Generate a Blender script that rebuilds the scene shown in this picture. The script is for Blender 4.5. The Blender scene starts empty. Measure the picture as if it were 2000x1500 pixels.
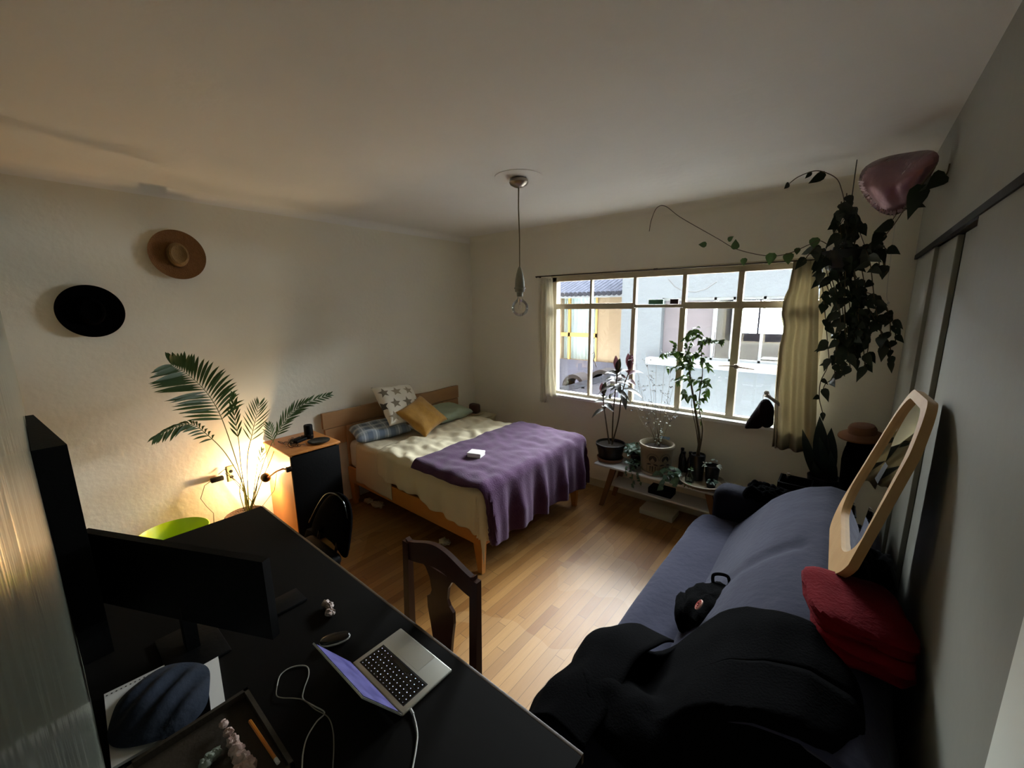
import bpy, bmesh, math, random
from mathutils import Vector, Matrix, noise
random.seed(7)
PI = math.pi
scn = bpy.context.scene
COL = scn.collection
V = Vector
# ---------------------------------------------------------------- camera
CAM = V((0, 0, 2.03))
FPX = 793.47
def cam_axes(pitch, roll, yaw):
    cy, sy = math.cos(yaw), math.sin(yaw)
    r = V((cy, sy, 0)); f = V((-sy, cy, 0)); u = V((0, 0, 1))
    cp, sp = math.cos(pitch), math.sin(pitch)
    f, u = f*cp - u*sp, f*sp + u*cp
    cr, sr = math.cos(roll), math.sin(roll)
    r, u = r*cr + u*sr, u*cr - r*sr
    return r, u, f
RR, UU, FF = cam_axes(0.19023563, -0.01186641, 0.69234741)
cd = bpy.data.cameras.new('camera'); cam = bpy.data.objects.new('camera', cd); COL.objects.link(cam)
cd.sensor_width = 36; cd.lens = FPX*36/2000; cd.clip_start = 0.005; cd.clip_end = 200
m = Matrix((RR, UU, -FF)).transposed().to_4x4(); m.translation = CAM
cam.matrix_world = m; scn.camera = cam
def ray(x, y):
    return (RR*(x-1000) - UU*(y-750) + FF*FPX).normalized()
def ax(x, y, X): d = ray(x, y); return CAM + d*(X/d.x)
def ay(x, y, Y): d = ray(x, y); return CAM + d*(Y/d.y)
def az(x, y, Z): d = ray(x, y); return CAM + d*((Z-2.03)/d.z)

# ---------------------------------------------------------------- materials
def s2l(c):
    return tuple((v/12.92 if v <= 0.04045 else ((v+0.055)/1.055)**2.4) for v in c)
def nodes(name):
    mt = bpy.data.materials.new(name); mt.use_nodes = True
    nt = mt.node_tree; b = nt.nodes['Principled BSDF']
    return mt, nt, b
def N(nt, t, **kw):
    n = nt.nodes.new(t)
    for k, v in kw.items(): setattr(n, k, v)
    return n
def MA(nt, op, a, b=None, c=None):
    n = nt.nodes.new('ShaderNodeMath'); n.operation = op
    for i, v in enumerate((a, b, c)):
        if v is None: continue
        if isinstance(v, (int, float)): n.inputs[i].default_value = v
        else: nt.links.new(v, n.inputs[i])
    return n.outputs[0]
def MIX(nt, f, a, b):
    n = nt.nodes.new('ShaderNodeMix'); n.data_type = 'RGBA'
    for i, v in ((0, f), (6, a), (7, b)):
        if isinstance(v, (int, float)): n.inputs[i].default_value = v
        elif isinstance(v, tuple): n.inputs[i].default_value = (*v[:3], 1)
        else: nt.links.new(v, n.inputs[i])
    return n.outputs[2]
def mat(name, rgb, rough=0.6, var=0.12, scale=12, bump=0.1, bscale=60, metal=0, spec=0.5, stretch=(1, 1, 1), sheen=0, trans=0, translucent=0, rgb2=None, coat=0):
    """rgb is given as linear albedo-like sRGB triple"""
    mt, nt, b = nodes(name); L = nt.links
    c = s2l(rgb)
    c2 = s2l(rgb2) if rgb2 else tuple(v*(1-var*2.2) for v in c)
    tc = N(nt, 'ShaderNodeTexCoord'); mp = N(nt, 'ShaderNodeMapping'); mp.inputs['Scale'].default_value = stretch
    L.new(tc.outputs['Object'], mp.inputs[0])
    no = N(nt, 'ShaderNodeTexNoise'); no.inputs['Scale'].default_value = scale; no.inputs['Detail'].default_value = 5
    L.new(mp.outputs[0], no.inputs[0])
    L.new(MIX(nt, no.outputs['Fac'], c, c2), b.inputs['Base Color'])
    b.inputs['Roughness'].default_value = rough; b.inputs['Metallic'].default_value = metal
    b.inputs['Specular IOR Level'].default_value = spec
    if coat: b.inputs['Coat Weight'].default_value = coat; b.inputs['Coat Roughness'].default_value = 0.15
    if sheen: b.inputs['Sheen Weight'].default_value = sheen
    if trans: b.inputs['Transmission Weight'].default_value = trans
    if bump:
        n2 = N(nt, 'ShaderNodeTexNoise'); n2.inputs['Scale'].default_value = bscale; n2.inputs['Detail'].default_value = 3
        L.new(mp.outputs[0], n2.inputs[0])
        bp = N(nt, 'ShaderNodeBump'); bp.inputs['Strength'].default_value = bump; bp.inputs['Distance'].default_value = 0.01
        L.new(n2.outputs['Fac'], bp.inputs['Height']); L.new(bp.outputs[0], b.inputs['Normal'])
    if translucent:
        tl = N(nt, 'ShaderNodeBsdfTranslucent'); tl.inputs[0].default_value = (*c, 1)
        ms = N(nt, 'ShaderNodeMixShader'); ms.inputs[0].default_value = translucent
        out = nt.nodes['Material Output']
        L.new(b.outputs[0], ms.inputs[1]); L.new(tl.outputs[0], ms.inputs[2]); L.new(ms.outputs[0], out.inputs[0])
    return mt
def emit_mat(name, rgb, strength, base=(0.02, 0.02, 0.02)):
    mt, nt, b = nodes(name)
    b.inputs['Base Color'].default_value = (*base, 1)
    b.inputs['Emission Color'].default_value = (*s2l(rgb), 1); b.inputs['Emission Strength'].default_value = strength
    return mt
def glass_mat(name, tint=(1, 1, 1), rough=0.0, thin=True):
    mt, nt, b = nodes(name)
    L = nt.links; out = nt.nodes['Material Output']
    if thin:
        t = N(nt, 'ShaderNodeBsdfTransparent'); t.inputs[0].default_value = (*tint, 1)
        g = N(nt, 'ShaderNodeBsdfGlossy'); g.inputs['Roughness'].default_value = rough
        fr = N(nt, 'ShaderNodeFresnel'); fr.inputs[0].default_value = 1.45
        ms = N(nt, 'ShaderNodeMixShader')
        L.new(MA(nt, 'MULTIPLY', fr.outputs[0], 0.9), ms.inputs[0]); L.new(t.outputs[0], ms.inputs[1]); L.new(g.outputs[0], ms.inputs[2])
        L.new(ms.outputs[0], out.inputs[0])
    return mt

def floor_mat():
    mt, nt, b = nodes('oak strip floor'); L = nt.links
    tc = N(nt, 'ShaderNodeTexCoord'); sp = N(nt, 'ShaderNodeSeparateXYZ'); L.new(tc.outputs['Object'], sp.inputs[0])
    w, ln = 0.062, 0.75
    xs = MA(nt, 'DIVIDE', sp.outputs[0], w); row = MA(nt, 'FLOOR', xs); fx = MA(nt, 'FRACT', xs)
    wn = N(nt, 'ShaderNodeTexWhiteNoise'); wn.noise_dimensions = '1D'; L.new(row, wn.inputs['W'])
    ys = MA(nt, 'ADD', MA(nt, 'DIVIDE', sp.outputs[1], ln), MA(nt, 'MULTIPLY', wn.outputs['Value'], 7.3))
    ci = MA(nt, 'FLOOR', ys); fy = MA(nt, 'FRACT', ys)
    cb = N(nt, 'ShaderNodeCombineXYZ'); L.new(row, cb.inputs[0]); L.new(ci, cb.inputs[1])
    w2 = N(nt, 'ShaderNodeTexWhiteNoise'); w2.noise_dimensions = '2D'; L.new(cb.outputs[0], w2.inputs['Vector'])
    gr = N(nt, 'ShaderNodeTexNoise'); gr.inputs['Scale'].default_value = 9; gr.inputs['Detail'].default_value = 6
    mp = N(nt, 'ShaderNodeMapping'); mp.inputs['Scale'].default_value = (9, 0.7, 1); L.new(tc.outputs['Object'], mp.inputs[0]); L.new(mp.outputs[0], gr.inputs[0])
    base = MIX(nt, w2.outputs['Value'], s2l((0.49, 0.33, 0.145)), s2l((0.64, 0.475, 0.26)))
    base = MIX(nt, MA(nt, 'MULTIPLY', gr.outputs['Fac'], 0.45), base, s2l((0.40, 0.23, 0.10)))
    # worn pale zones
    wz = N(nt, 'ShaderNodeTexNoise'); wz.inputs['Scale'].default_value = 1.4; L.new(tc.outputs['Object'], wz.inputs[0])
    base = MIX(nt, MA(nt, 'MULTIPLY', MA(nt, 'GREATER_THAN', wz.outputs['Fac'], 0.55), 0.12), base, s2l((0.80, 0.68, 0.5)))
    # old grey stains where the varnish is gone
    st = N(nt, 'ShaderNodeTexNoise'); st.inputs['Scale'].default_value = 14; st.inputs['Detail'].default_value = 4; L.new(tc.outputs['Object'], st.inputs[0])
    tot = None
    for (cx, cy, r) in ((-1.13, 2.45, 0.16), (-0.98, 2.3, 0.13), (-1.62, 2.78, 0.07), (-1.0, 2.62, 0.1), (-0.9, 1.35, 0.12)):
        dx = MA(nt, 'SUBTRACT', sp.outputs[0], cx); dy = MA(nt, 'SUBTRACT', sp.outputs[1], cy)
        d = MA(nt, 'SQRT', MA(nt, 'ADD', MA(nt, 'MULTIPLY', dx, dx), MA(nt, 'MULTIPLY', dy, dy)))
        v = MA(nt, 'MAXIMUM', MA(nt, 'SUBTRACT', 1.0, MA(nt, 'DIVIDE', d, r)), 0.0)
        tot = v if tot is None else MA(nt, 'MAXIMUM', tot, v)
    stf = MA(nt, 'MULTIPLY', MA(nt, 'GREATER_THAN', MA(nt, 'MULTIPLY', tot, st.outputs['Fac']), 0.10), 0.75)
    base = MIX(nt, stf, base, s2l((0.33, 0.27, 0.22)))
    ex = MA(nt, 'MINIMUM', fx, MA(nt, 'SUBTRACT', 1.0, fx)); ey = MA(nt, 'MINIMUM', fy, MA(nt, 'SUBTRACT', 1.0, fy))
    gap = MA(nt, 'MAXIMUM', MA(nt, 'LESS_THAN', ex, 0.022), MA(nt, 'LESS_THAN', ey, 0.0025))
    base = MIX(nt, MA(nt, 'MULTIPLY', gap, 0.55), base, (0.03, 0.016, 0.006))
    L.new(base, b.inputs['Base Color'])
    L.new(MA(nt, 'ADD', 0.36, MA(nt, 'MULTIPLY', gr.outputs['Fac'], 0.14)), b.inputs['Roughness'])
    bp = N(nt, 'ShaderNodeBump'); bp.inputs['Strength'].default_value = 0.25; bp.inputs['Distance'].default_value = 0.003
    L.new(MA(nt, 'SUBTRACT', MA(nt, 'MULTIPLY', gr.outputs['Fac'], 0.4), gap), bp.inputs['Height']); L.new(bp.outputs[0], b.inputs['Normal'])
    return mt
def plaster(name, rgb, rough=0.7, bump=0.25, bs=25, spec=0.3):
    return mat(name, rgb, rough, 0.03, 3, bump, bs, spec=spec)
def star_mat():
    mt, nt, b = nodes('cotton with stars'); L = nt.links
    tc = N(nt, 'ShaderNodeUVMap'); sp = N(nt, 'ShaderNodeSeparateXYZ'); L.new(tc.outputs[0], sp.inputs[0])
    n = 3.3
    ys = MA(nt, 'MULTIPLY', sp.outputs[1], n); ry = MA(nt, 'FLOOR', ys)
    xs = MA(nt, 'ADD', MA(nt, 'MULTIPLY', sp.outputs[0], n), MA(nt, 'MULTIPLY', ry, 0.5)); rx = MA(nt, 'FLOOR', xs)
    x = MA(nt, 'SUBTRACT', MA(nt, 'FRACT', xs), 0.5); y = MA(nt, 'SUBTRACT', MA(nt, 'FRACT', ys), 0.5)
    r = MA(nt, 'SQRT', MA(nt, 'ADD', MA(nt, 'MULTIPLY', x, x), MA(nt, 'MULTIPLY', y, y)))
    a = MA(nt, 'ADD', MA(nt, 'ARCTAN2', y, x), 10*PI/5*2 - PI/2)
    mm = MA(nt, 'ABSOLUTE', MA(nt, 'SUBTRACT', MA(nt, 'MODULO', MA(nt, 'ADD', a, PI/5), 2*PI/5), PI/5))
    px = MA(nt, 'MULTIPLY', r, MA(nt, 'COSINE', mm)); py = MA(nt, 'MULTIPLY', r, MA(nt, 'SINE', mm))
    R, q = 0.43, 0.19
    qx, qy = q*math.cos(PI/5), q*math.sin(PI/5)
    val = MA(nt, 'SUBTRACT', MA(nt, 'MULTIPLY', MA(nt, 'SUBTRACT', px, R), qy), MA(nt, 'MULTIPLY', py, qx-R))
    ins = MA(nt, 'LESS_THAN', val, 0.0)
    cb = N(nt, 'ShaderNodeCombineXYZ'); L.new(rx, cb.inputs[0]); L.new(ry, cb.inputs[1])
    w = N(nt, 'ShaderNodeTexWhiteNoise'); w.noise_dimensions = '2D'; L.new(cb.outputs[0], w.inputs['Vector'])
    sc = MIX(nt, w.outputs['Value'], s2l((0.12, 0.13, 0.14)), s2l((0.62, 0.57, 0.48)))
    L.new(MIX(nt, ins, s2l((0.86, 0.84, 0.78)), sc), b.inputs['Base Color']); b.inputs['Roughness'].default_value = 0.9
    return mt
def plaid_mat():
    mt, nt, b = nodes('blue checked cotton'); L = nt.links
    tc = N(nt, 'ShaderNodeUVMap'); sp = N(nt, 'ShaderNodeSeparateXYZ'); L.new(tc.outputs[0], sp.inputs[0])
    def line(o, n, wd, off=0.0):
        f = MA(nt, 'FRACT', MA(nt, 'ADD', MA(nt, 'MULTIPLY', o, n), off)); return MA(nt, 'LESS_THAN', f, wd)
    c = s2l((0.63, 0.68, 0.72))
    f1 = MA(nt, 'MULTIPLY', MA(nt, 'ADD', line(sp.outputs[0], 5, 0.45), line(sp.outputs[1], 3.5, 0.45)), 0.35)
    c1 = MIX(nt, f1, c, s2l((0.25, 0.33, 0.45)))
    f2 = MA(nt, 'MAXIMUM', line(sp.outputs[0], 5, 0.1, 0.3), line(sp.outputs[1], 3.5, 0.1, 0.3))
    c2 = MIX(nt, MA(nt, 'MULTIPLY', f2, 0.7), c1, s2l((0.82, 0.85, 0.88)))
    L.new(c2, b.inputs['Base Color']); b.inputs['Roughness'].default_value = 0.9
    return mt
def mirror_mat():
    mt, nt, b = nodes('mirror glass'); b.inputs['Metallic'].default_value = 1; b.inputs['Roughness'].default_value = 0.02
    b.inputs['Base Color'].default_value = (0.8, 0.82, 0.82, 1); return mt

M = {}
M['floor'] = floor_mat()
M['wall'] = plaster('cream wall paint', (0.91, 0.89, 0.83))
M['ceil'] = plaster('white ceiling paint', (0.93, 0.92, 0.90), bs=14)
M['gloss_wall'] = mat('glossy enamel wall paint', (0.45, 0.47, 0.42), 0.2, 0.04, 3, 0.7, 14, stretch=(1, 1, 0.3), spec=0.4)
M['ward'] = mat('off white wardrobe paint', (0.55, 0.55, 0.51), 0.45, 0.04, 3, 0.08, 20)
M['ward_lit'] = mat('white door paint with light painted in', (0.93, 0.94, 0.90), 0.45, 0.03, 3, 0.05, 20)  # white door, made brighter to stand for light falling on it
M['gap_shade'] = mat('painted wardrobe shade', (0.10, 0.09, 0.08), 0.9)  # lack of light inside the wardrobe is put into the colour
M['frame'] = mat('cream metal window paint', (0.74, 0.69, 0.58), 0.45, 0.1, 10, 0.1, 40)
M['sill'] = mat('white sill paint', (0.93, 0.93, 0.92), 0.4, 0.03)
M['glass'] = glass_mat('window glass')
M['pine'] = mat('knotty pine', (0.74, 0.60, 0.43), 0.55, 0.25, 6, 0.15, 30, stretch=(1, 0.15, 1), rgb2=(0.55, 0.36, 0.19))
M['honey'] = mat('honey varnished pine', (0.80, 0.55, 0.26), 0.4, 0.15, 6, 0.08, 30, stretch=(0.2, 1, 1), rgb2=(0.66, 0.41, 0.17))
M['orange_wood'] = mat('orange varnished wood', (0.82, 0.55, 0.28), 0.4, 0.15, 6, 0.08, 30, stretch=(1, 1, 0.15), rgb2=(0.68, 0.42, 0.2))
M['chair_wood'] = mat('dark reddish chair wood', (0.25, 0.13, 0.07), 0.35, 0.2, 8, 0.08, 30, stretch=(1, 1, 0.2), rgb2=(0.17, 0.07, 0.045))
M['desk'] = mat('very dark brown desk veneer', (0.06, 0.052, 0.042), 0.75, 0.15, 8, 0.05, 30, stretch=(0.2, 1, 1), spec=0.08)
M['desk_edge'] = mat('worn brown desk edge', (0.28, 0.22, 0.15), 0.5, 0.15)
M['black'] = mat('matte black', (0.018, 0.018, 0.02), 0.6, 0.1, spec=0.12)
M['black_gloss'] = mat('glossy black plastic', (0.02, 0.02, 0.022), 0.18, 0.1, bump=0)
M['black_cloth'] = mat('black cloth', (0.020, 0.019, 0.021), 0.98, 0.2, 20, 0.3, 120, spec=0.02)
M['sheet'] = mat('cream cotton', (0.80, 0.76, 0.66), 0.95, 0.05, 6, 0.2, 30, spec=0.1)
M['duvet'] = mat('cream duvet cotton', (0.84, 0.80, 0.69), 0.95, 0.05, 6, 0.25, 22, spec=0.1)
M['mattress'] = mat('white mattress fabric', (0.80, 0.79, 0.76), 0.95, 0.05)
M['purple'] = mat('purple fleece', (0.29, 0.19, 0.29), 0.95, 0.15, 14, 0.35, 90, sheen=0.12, spec=0.1, rgb2=(0.23, 0.13, 0.24))
M['mustard'] = mat('mustard velvet', (0.70, 0.52, 0.18), 0.85, 0.15, 20, 0.3, 60, sheen=0.3, rgb2=(0.55, 0.38, 0.1))
M['green_cotton'] = mat('pale green cotton', (0.62, 0.67, 0.58), 0.95, 0.08)
M['stars'] = star_mat(); M['plaid'] = plaid_mat()
M['white_card'] = mat('white card', (0.88, 0.87, 0.85), 0.6, 0.03, bump=0)
M['cream_paint'] = mat('cream painted wood', (0.80, 0.77, 0.66), 0.5, 0.05)
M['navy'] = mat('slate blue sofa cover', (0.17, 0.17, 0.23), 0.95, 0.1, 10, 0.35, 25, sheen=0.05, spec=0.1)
M['navy_shade'] = mat('shaded slate blue sofa cover', (0.09, 0.09, 0.13), 0.95, 0.1, 10, 0.35, 25, spec=0.1)  # darker copy of the sofa cover, shade put into the colour
M['red'] = mat('crimson fleece', (0.40, 0.015, 0.06), 0.95, 0.12, 12, 0.35, 80, sheen=0.0, spec=0.1)
M['metal'] = mat('brushed metal', (0.62, 0.58, 0.54), 0.3, 0.05, metal=1, bump=0)
M['steel_dark'] = mat('dark steel', (0.25, 0.22, 0.2), 0.35, 0.05, metal=1, bump=0)
M['copper'] = mat('coppery arm', (0.62, 0.4, 0.3), 0.3, 0.05, metal=1, bump=0)
M['cord'] = mat('khaki cord', (0.46, 0.42, 0.30), 0.8)
M['socket_grey'] = mat('grey lamp socket', (0.50, 0.50, 0.44), 0.5)
M['bulb'] = glass_mat('bulb glass', (0.97, 0.96, 0.93))
M['clear_glass'] = glass_mat('bottle glass', (0.75, 0.85, 0.8))
M['straw'] = mat('tan straw', (0.50, 0.34, 0.16), 0.85, 0.2, 40, 0.5, 140, rgb2=(0.40, 0.25, 0.10))
M['straw_in'] = mat('paler straw crown', (0.55, 0.42, 0.24), 0.85, 0.2, 40, 0.5, 140)
M['brown_felt'] = mat('brown felt', (0.40, 0.24, 0.12), 0.9, 0.15)
M['leaf'] = mat('palm leaf', (0.24, 0.34, 0.15), 0.5, 0.2, 8, 0, translucent=0.25, rgb2=(0.17, 0.26, 0.12))
M['stem'] = mat('palm stem', (0.42, 0.46, 0.22), 0.5, 0.2, bump=0)
M['leaf_bright'] = mat('light green leaf', (0.24, 0.34, 0.10), 0.5, 0.2, 8, 0, translucent=0.10, rgb2=(0.16, 0.27, 0.08))
M['leaf_dark'] = mat('dark green leaf', (0.10, 0.16, 0.08), 0.4, 0.2, 8, 0, translucent=0.1)
M['leaf_var'] = mat('variegated leaf', (0.34, 0.46, 0.36), 0.35, 0.3, 45, 0, translucent=0.2, rgb2=(0.12, 0.24, 0.14))
M['leaf_cord'] = mat('purplish green leaf', (0.13, 0.16, 0.08), 0.4, 0.3, 10, 0, translucent=0.06, rgb2=(0.20, 0.13, 0.13))
M['leaf_pink'] = mat('pink leaf', (0.40, 0.25, 0.27), 0.4, 0.3, 10, 0, translucent=0.08, rgb2=(0.28, 0.16, 0.18))
M['leaf_grey'] = mat('silvery leaf', (0.62, 0.66, 0.60), 0.6, 0.2, 12, 0, translucent=0.3)
M['bark'] = mat('brown bark', (0.34, 0.28, 0.18), 0.8, 0.3, 30, 0.4, 90)
M['soil'] = mat('soil', (0.24, 0.20, 0.17), 0.95, 0.4, 60, 0.9, 50)
M['terracotta'] = mat('terracotta', (0.52, 0.36, 0.27), 0.8, 0.15)
M['ceramic'] = mat('beige stoneware', (0.60, 0.55, 0.46), 0.55, 0.2, 10, 0.15, 40)
M['ink'] = mat('dark brown print', (0.12, 0.10, 0.09), 0.6)
M['wicker'] = mat('grey brown wicker', (0.40, 0.32, 0.26), 0.9, 0.3, 70, 0.8, 90)
M['lime'] = mat('lime green plastic', (0.70, 0.82, 0.08), 0.35, 0.05, bump=0)
M['plate'] = mat('cream socket plate', (0.82, 0.76, 0.55), 0.4, bump=0)
M['cable'] = mat('grey cable', (0.55, 0.52, 0.46), 0.6, bump=0)
M['white_cable'] = mat('white cable', (0.78, 0.78, 0.76), 0.5, bump=0)
M['cable_dark'] = mat('black cable', (0.04, 0.04, 0.04), 0.5, bump=0)
M['silver'] = mat('silver aluminium', (0.72, 0.72, 0.68), 0.38, 0.02, metal=0.6, bump=0)
M['key'] = mat('black key', (0.03, 0.03, 0.03), 0.5, bump=0)
M['key_light'] = emit_mat('backlit key legend', (0.85, 0.9, 1.0), 0.5)
M['blue_cloth'] = mat('blue cloth', (0.015, 0.09, 0.17), 0.9, 0.2, 12, 0.5, 30)
M['pencil'] = mat('orange pencil lacquer', (0.75, 0.45, 0.12), 0.4, bump=0)
M['old_wood'] = mat('dull brown wood', (0.19, 0.15, 0.09), 0.6, 0.2, 10, 0.2)
M['crystal'] = mat('pinkish quartz', (0.78, 0.70, 0.66), 0.3, 0.4, 50, 0.8, 60)
M['pinkish'] = mat('pinkish painted clay', (0.62, 0.42, 0.38), 0.6, 0.5, 60, 0.5, 60, rgb2=(0.75, 0.7, 0.65))
M['curtain'] = mat('beige curtain', (0.66, 0.62, 0.52), 0.95, 0.06, 10, 0.2, 60, translucent=0.35, spec=0.1)
M['curtain_white'] = mat('white curtain', (0.90, 0.88, 0.82), 0.95, 0.04, 10, 0.2, 60, translucent=0.4, spec=0.1)
M['burgundy'] = mat('dark burgundy cloth', (0.10, 0.04, 0.06), 0.95, 0.3, 14, 0.4, 40, spec=0.1)
M['bone'] = mat('pale peg wood', (0.62, 0.58, 0.52), 0.7)
M['brown_glass'] = mat('brown bottle glass', (0.08, 0.05, 0.04), 0.15, bump=0)
M['balloon'] = mat('pink foil', (0.50, 0.36, 0.38), 0.25, 0.1, 4, 0.5, 14, metal=0.55)
M['foil_edge'] = mat('crimped pink foil', (0.92, 0.80, 0.84), 0.2, 0.1, 4, 0.9, 50, metal=0.6)
M['mirror'] = mirror_mat()
M['mirror_wood'] = mat('pale ash wood', (0.74, 0.60, 0.40), 0.5, 0.12, 8, 0.1, 30, rgb2=(0.62, 0.46, 0.26))
M['pot_black'] = mat('black plastic pot', (0.06, 0.06, 0.07), 0.35, 0.1, bump=0)
M['badge'] = mat('pale pink badge', (0.93, 0.75, 0.68), 0.6, bump=0)
M['badge_red'] = mat('red badge print', (0.66, 0.16, 0.08), 0.6, bump=0)
M['white_ceramic'] = mat('white ceramic', (0.82, 0.82, 0.80), 0.3, bump=0)
M['mauve'] = mat('reddish brown wood', (0.38, 0.24, 0.2), 0.5, 0.3, 30)
M['bench_white'] = mat('glossy white bench top', (0.86, 0.87, 0.88), 0.16, 0.03, bump=0)
M['bench_wood'] = mat('medium brown bench wood', (0.50, 0.33, 0.18), 0.5, 0.2, 8, 0.1, 30, stretch=(1, 1, .2))
M['brick'] = mat('dark brown brick', (0.40, 0.34, 0.30), 0.9, 0.2, 12)  # kept dark so the unseen walls bounce little light onto the facades
M['bounce_white'] = mat('white bounce surface', (0.90, 0.89, 0.86), 0.8, 0.04)  # for the added reflector below the window
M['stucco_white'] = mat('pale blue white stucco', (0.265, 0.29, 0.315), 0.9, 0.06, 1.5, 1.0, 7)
M['stucco_yellow'] = mat('yellow ochre stucco', (0.37, 0.325, 0.25), 0.9, 0.1, 2, 0.6, 8, rgb2=(0.33, 0.275, 0.205))
M['stucco_grey'] = mat('grey render', (0.22, 0.22, 0.25), 0.95, 0.12, 3, 0.8, 12, spec=0.0)
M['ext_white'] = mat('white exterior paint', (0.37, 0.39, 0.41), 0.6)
M['ext_yellow'] = mat('yellow window paint', (0.50, 0.40, 0.17), 0.6)
M['ext_grey'] = mat('grey interior panel', (0.30, 0.29, 0.32), 0.8, 0.12, 2)
M['ext_curtain'] = mat('pale blue curtain outside', (0.50, 0.56, 0.57), 0.9, 0.05)
M['tile'] = mat('weathered roof tile', (0.17, 0.175, 0.20), 0.95, 0.3, 8, 0.5, 20, spec=0.0)
M['clay_tile'] = mat('grey clay tile', (0.14, 0.13, 0.13), 0.95, 0.2, 8, 0.4, 20, spec=0.0)
M['blue_label'] = mat('pale blue label', (0.62, 0.76, 0.90), 0.4, bump=0)
M['teal_pack'] = mat('mint green packet', (0.35, 0.62, 0.50), 0.5, 0.3, 60, bump=0)
M['plum_pack'] = mat('plum packet', (0.22, 0.08, 0.16), 0.5, bump=0)
def screen_mat():
    mt, nt, b = nodes('purple laptop picture'); L = nt.links
    tc = N(nt, 'ShaderNodeTexCoord'); no = N(nt, 'ShaderNodeTexNoise'); no.inputs['Scale'].default_value = 16; no.inputs['Detail'].default_value = 6
    L.new(tc.outputs['Object'], no.inputs[0])
    c = MIX(nt, no.outputs['Fac'], s2l((0.10, 0.07, 0.35)), s2l((0.62, 0.62, 0.95)))
    L.new(c, b.inputs['Emission Color']); b.inputs['Emission Strength'].default_value = 0.30
    b.inputs['Base Color'].default_value = (0.01, 0.01, 0.02, 1); b.inputs['Roughness'].default_value = 0.3
    return mt
M['screen'] = screen_mat()

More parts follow.
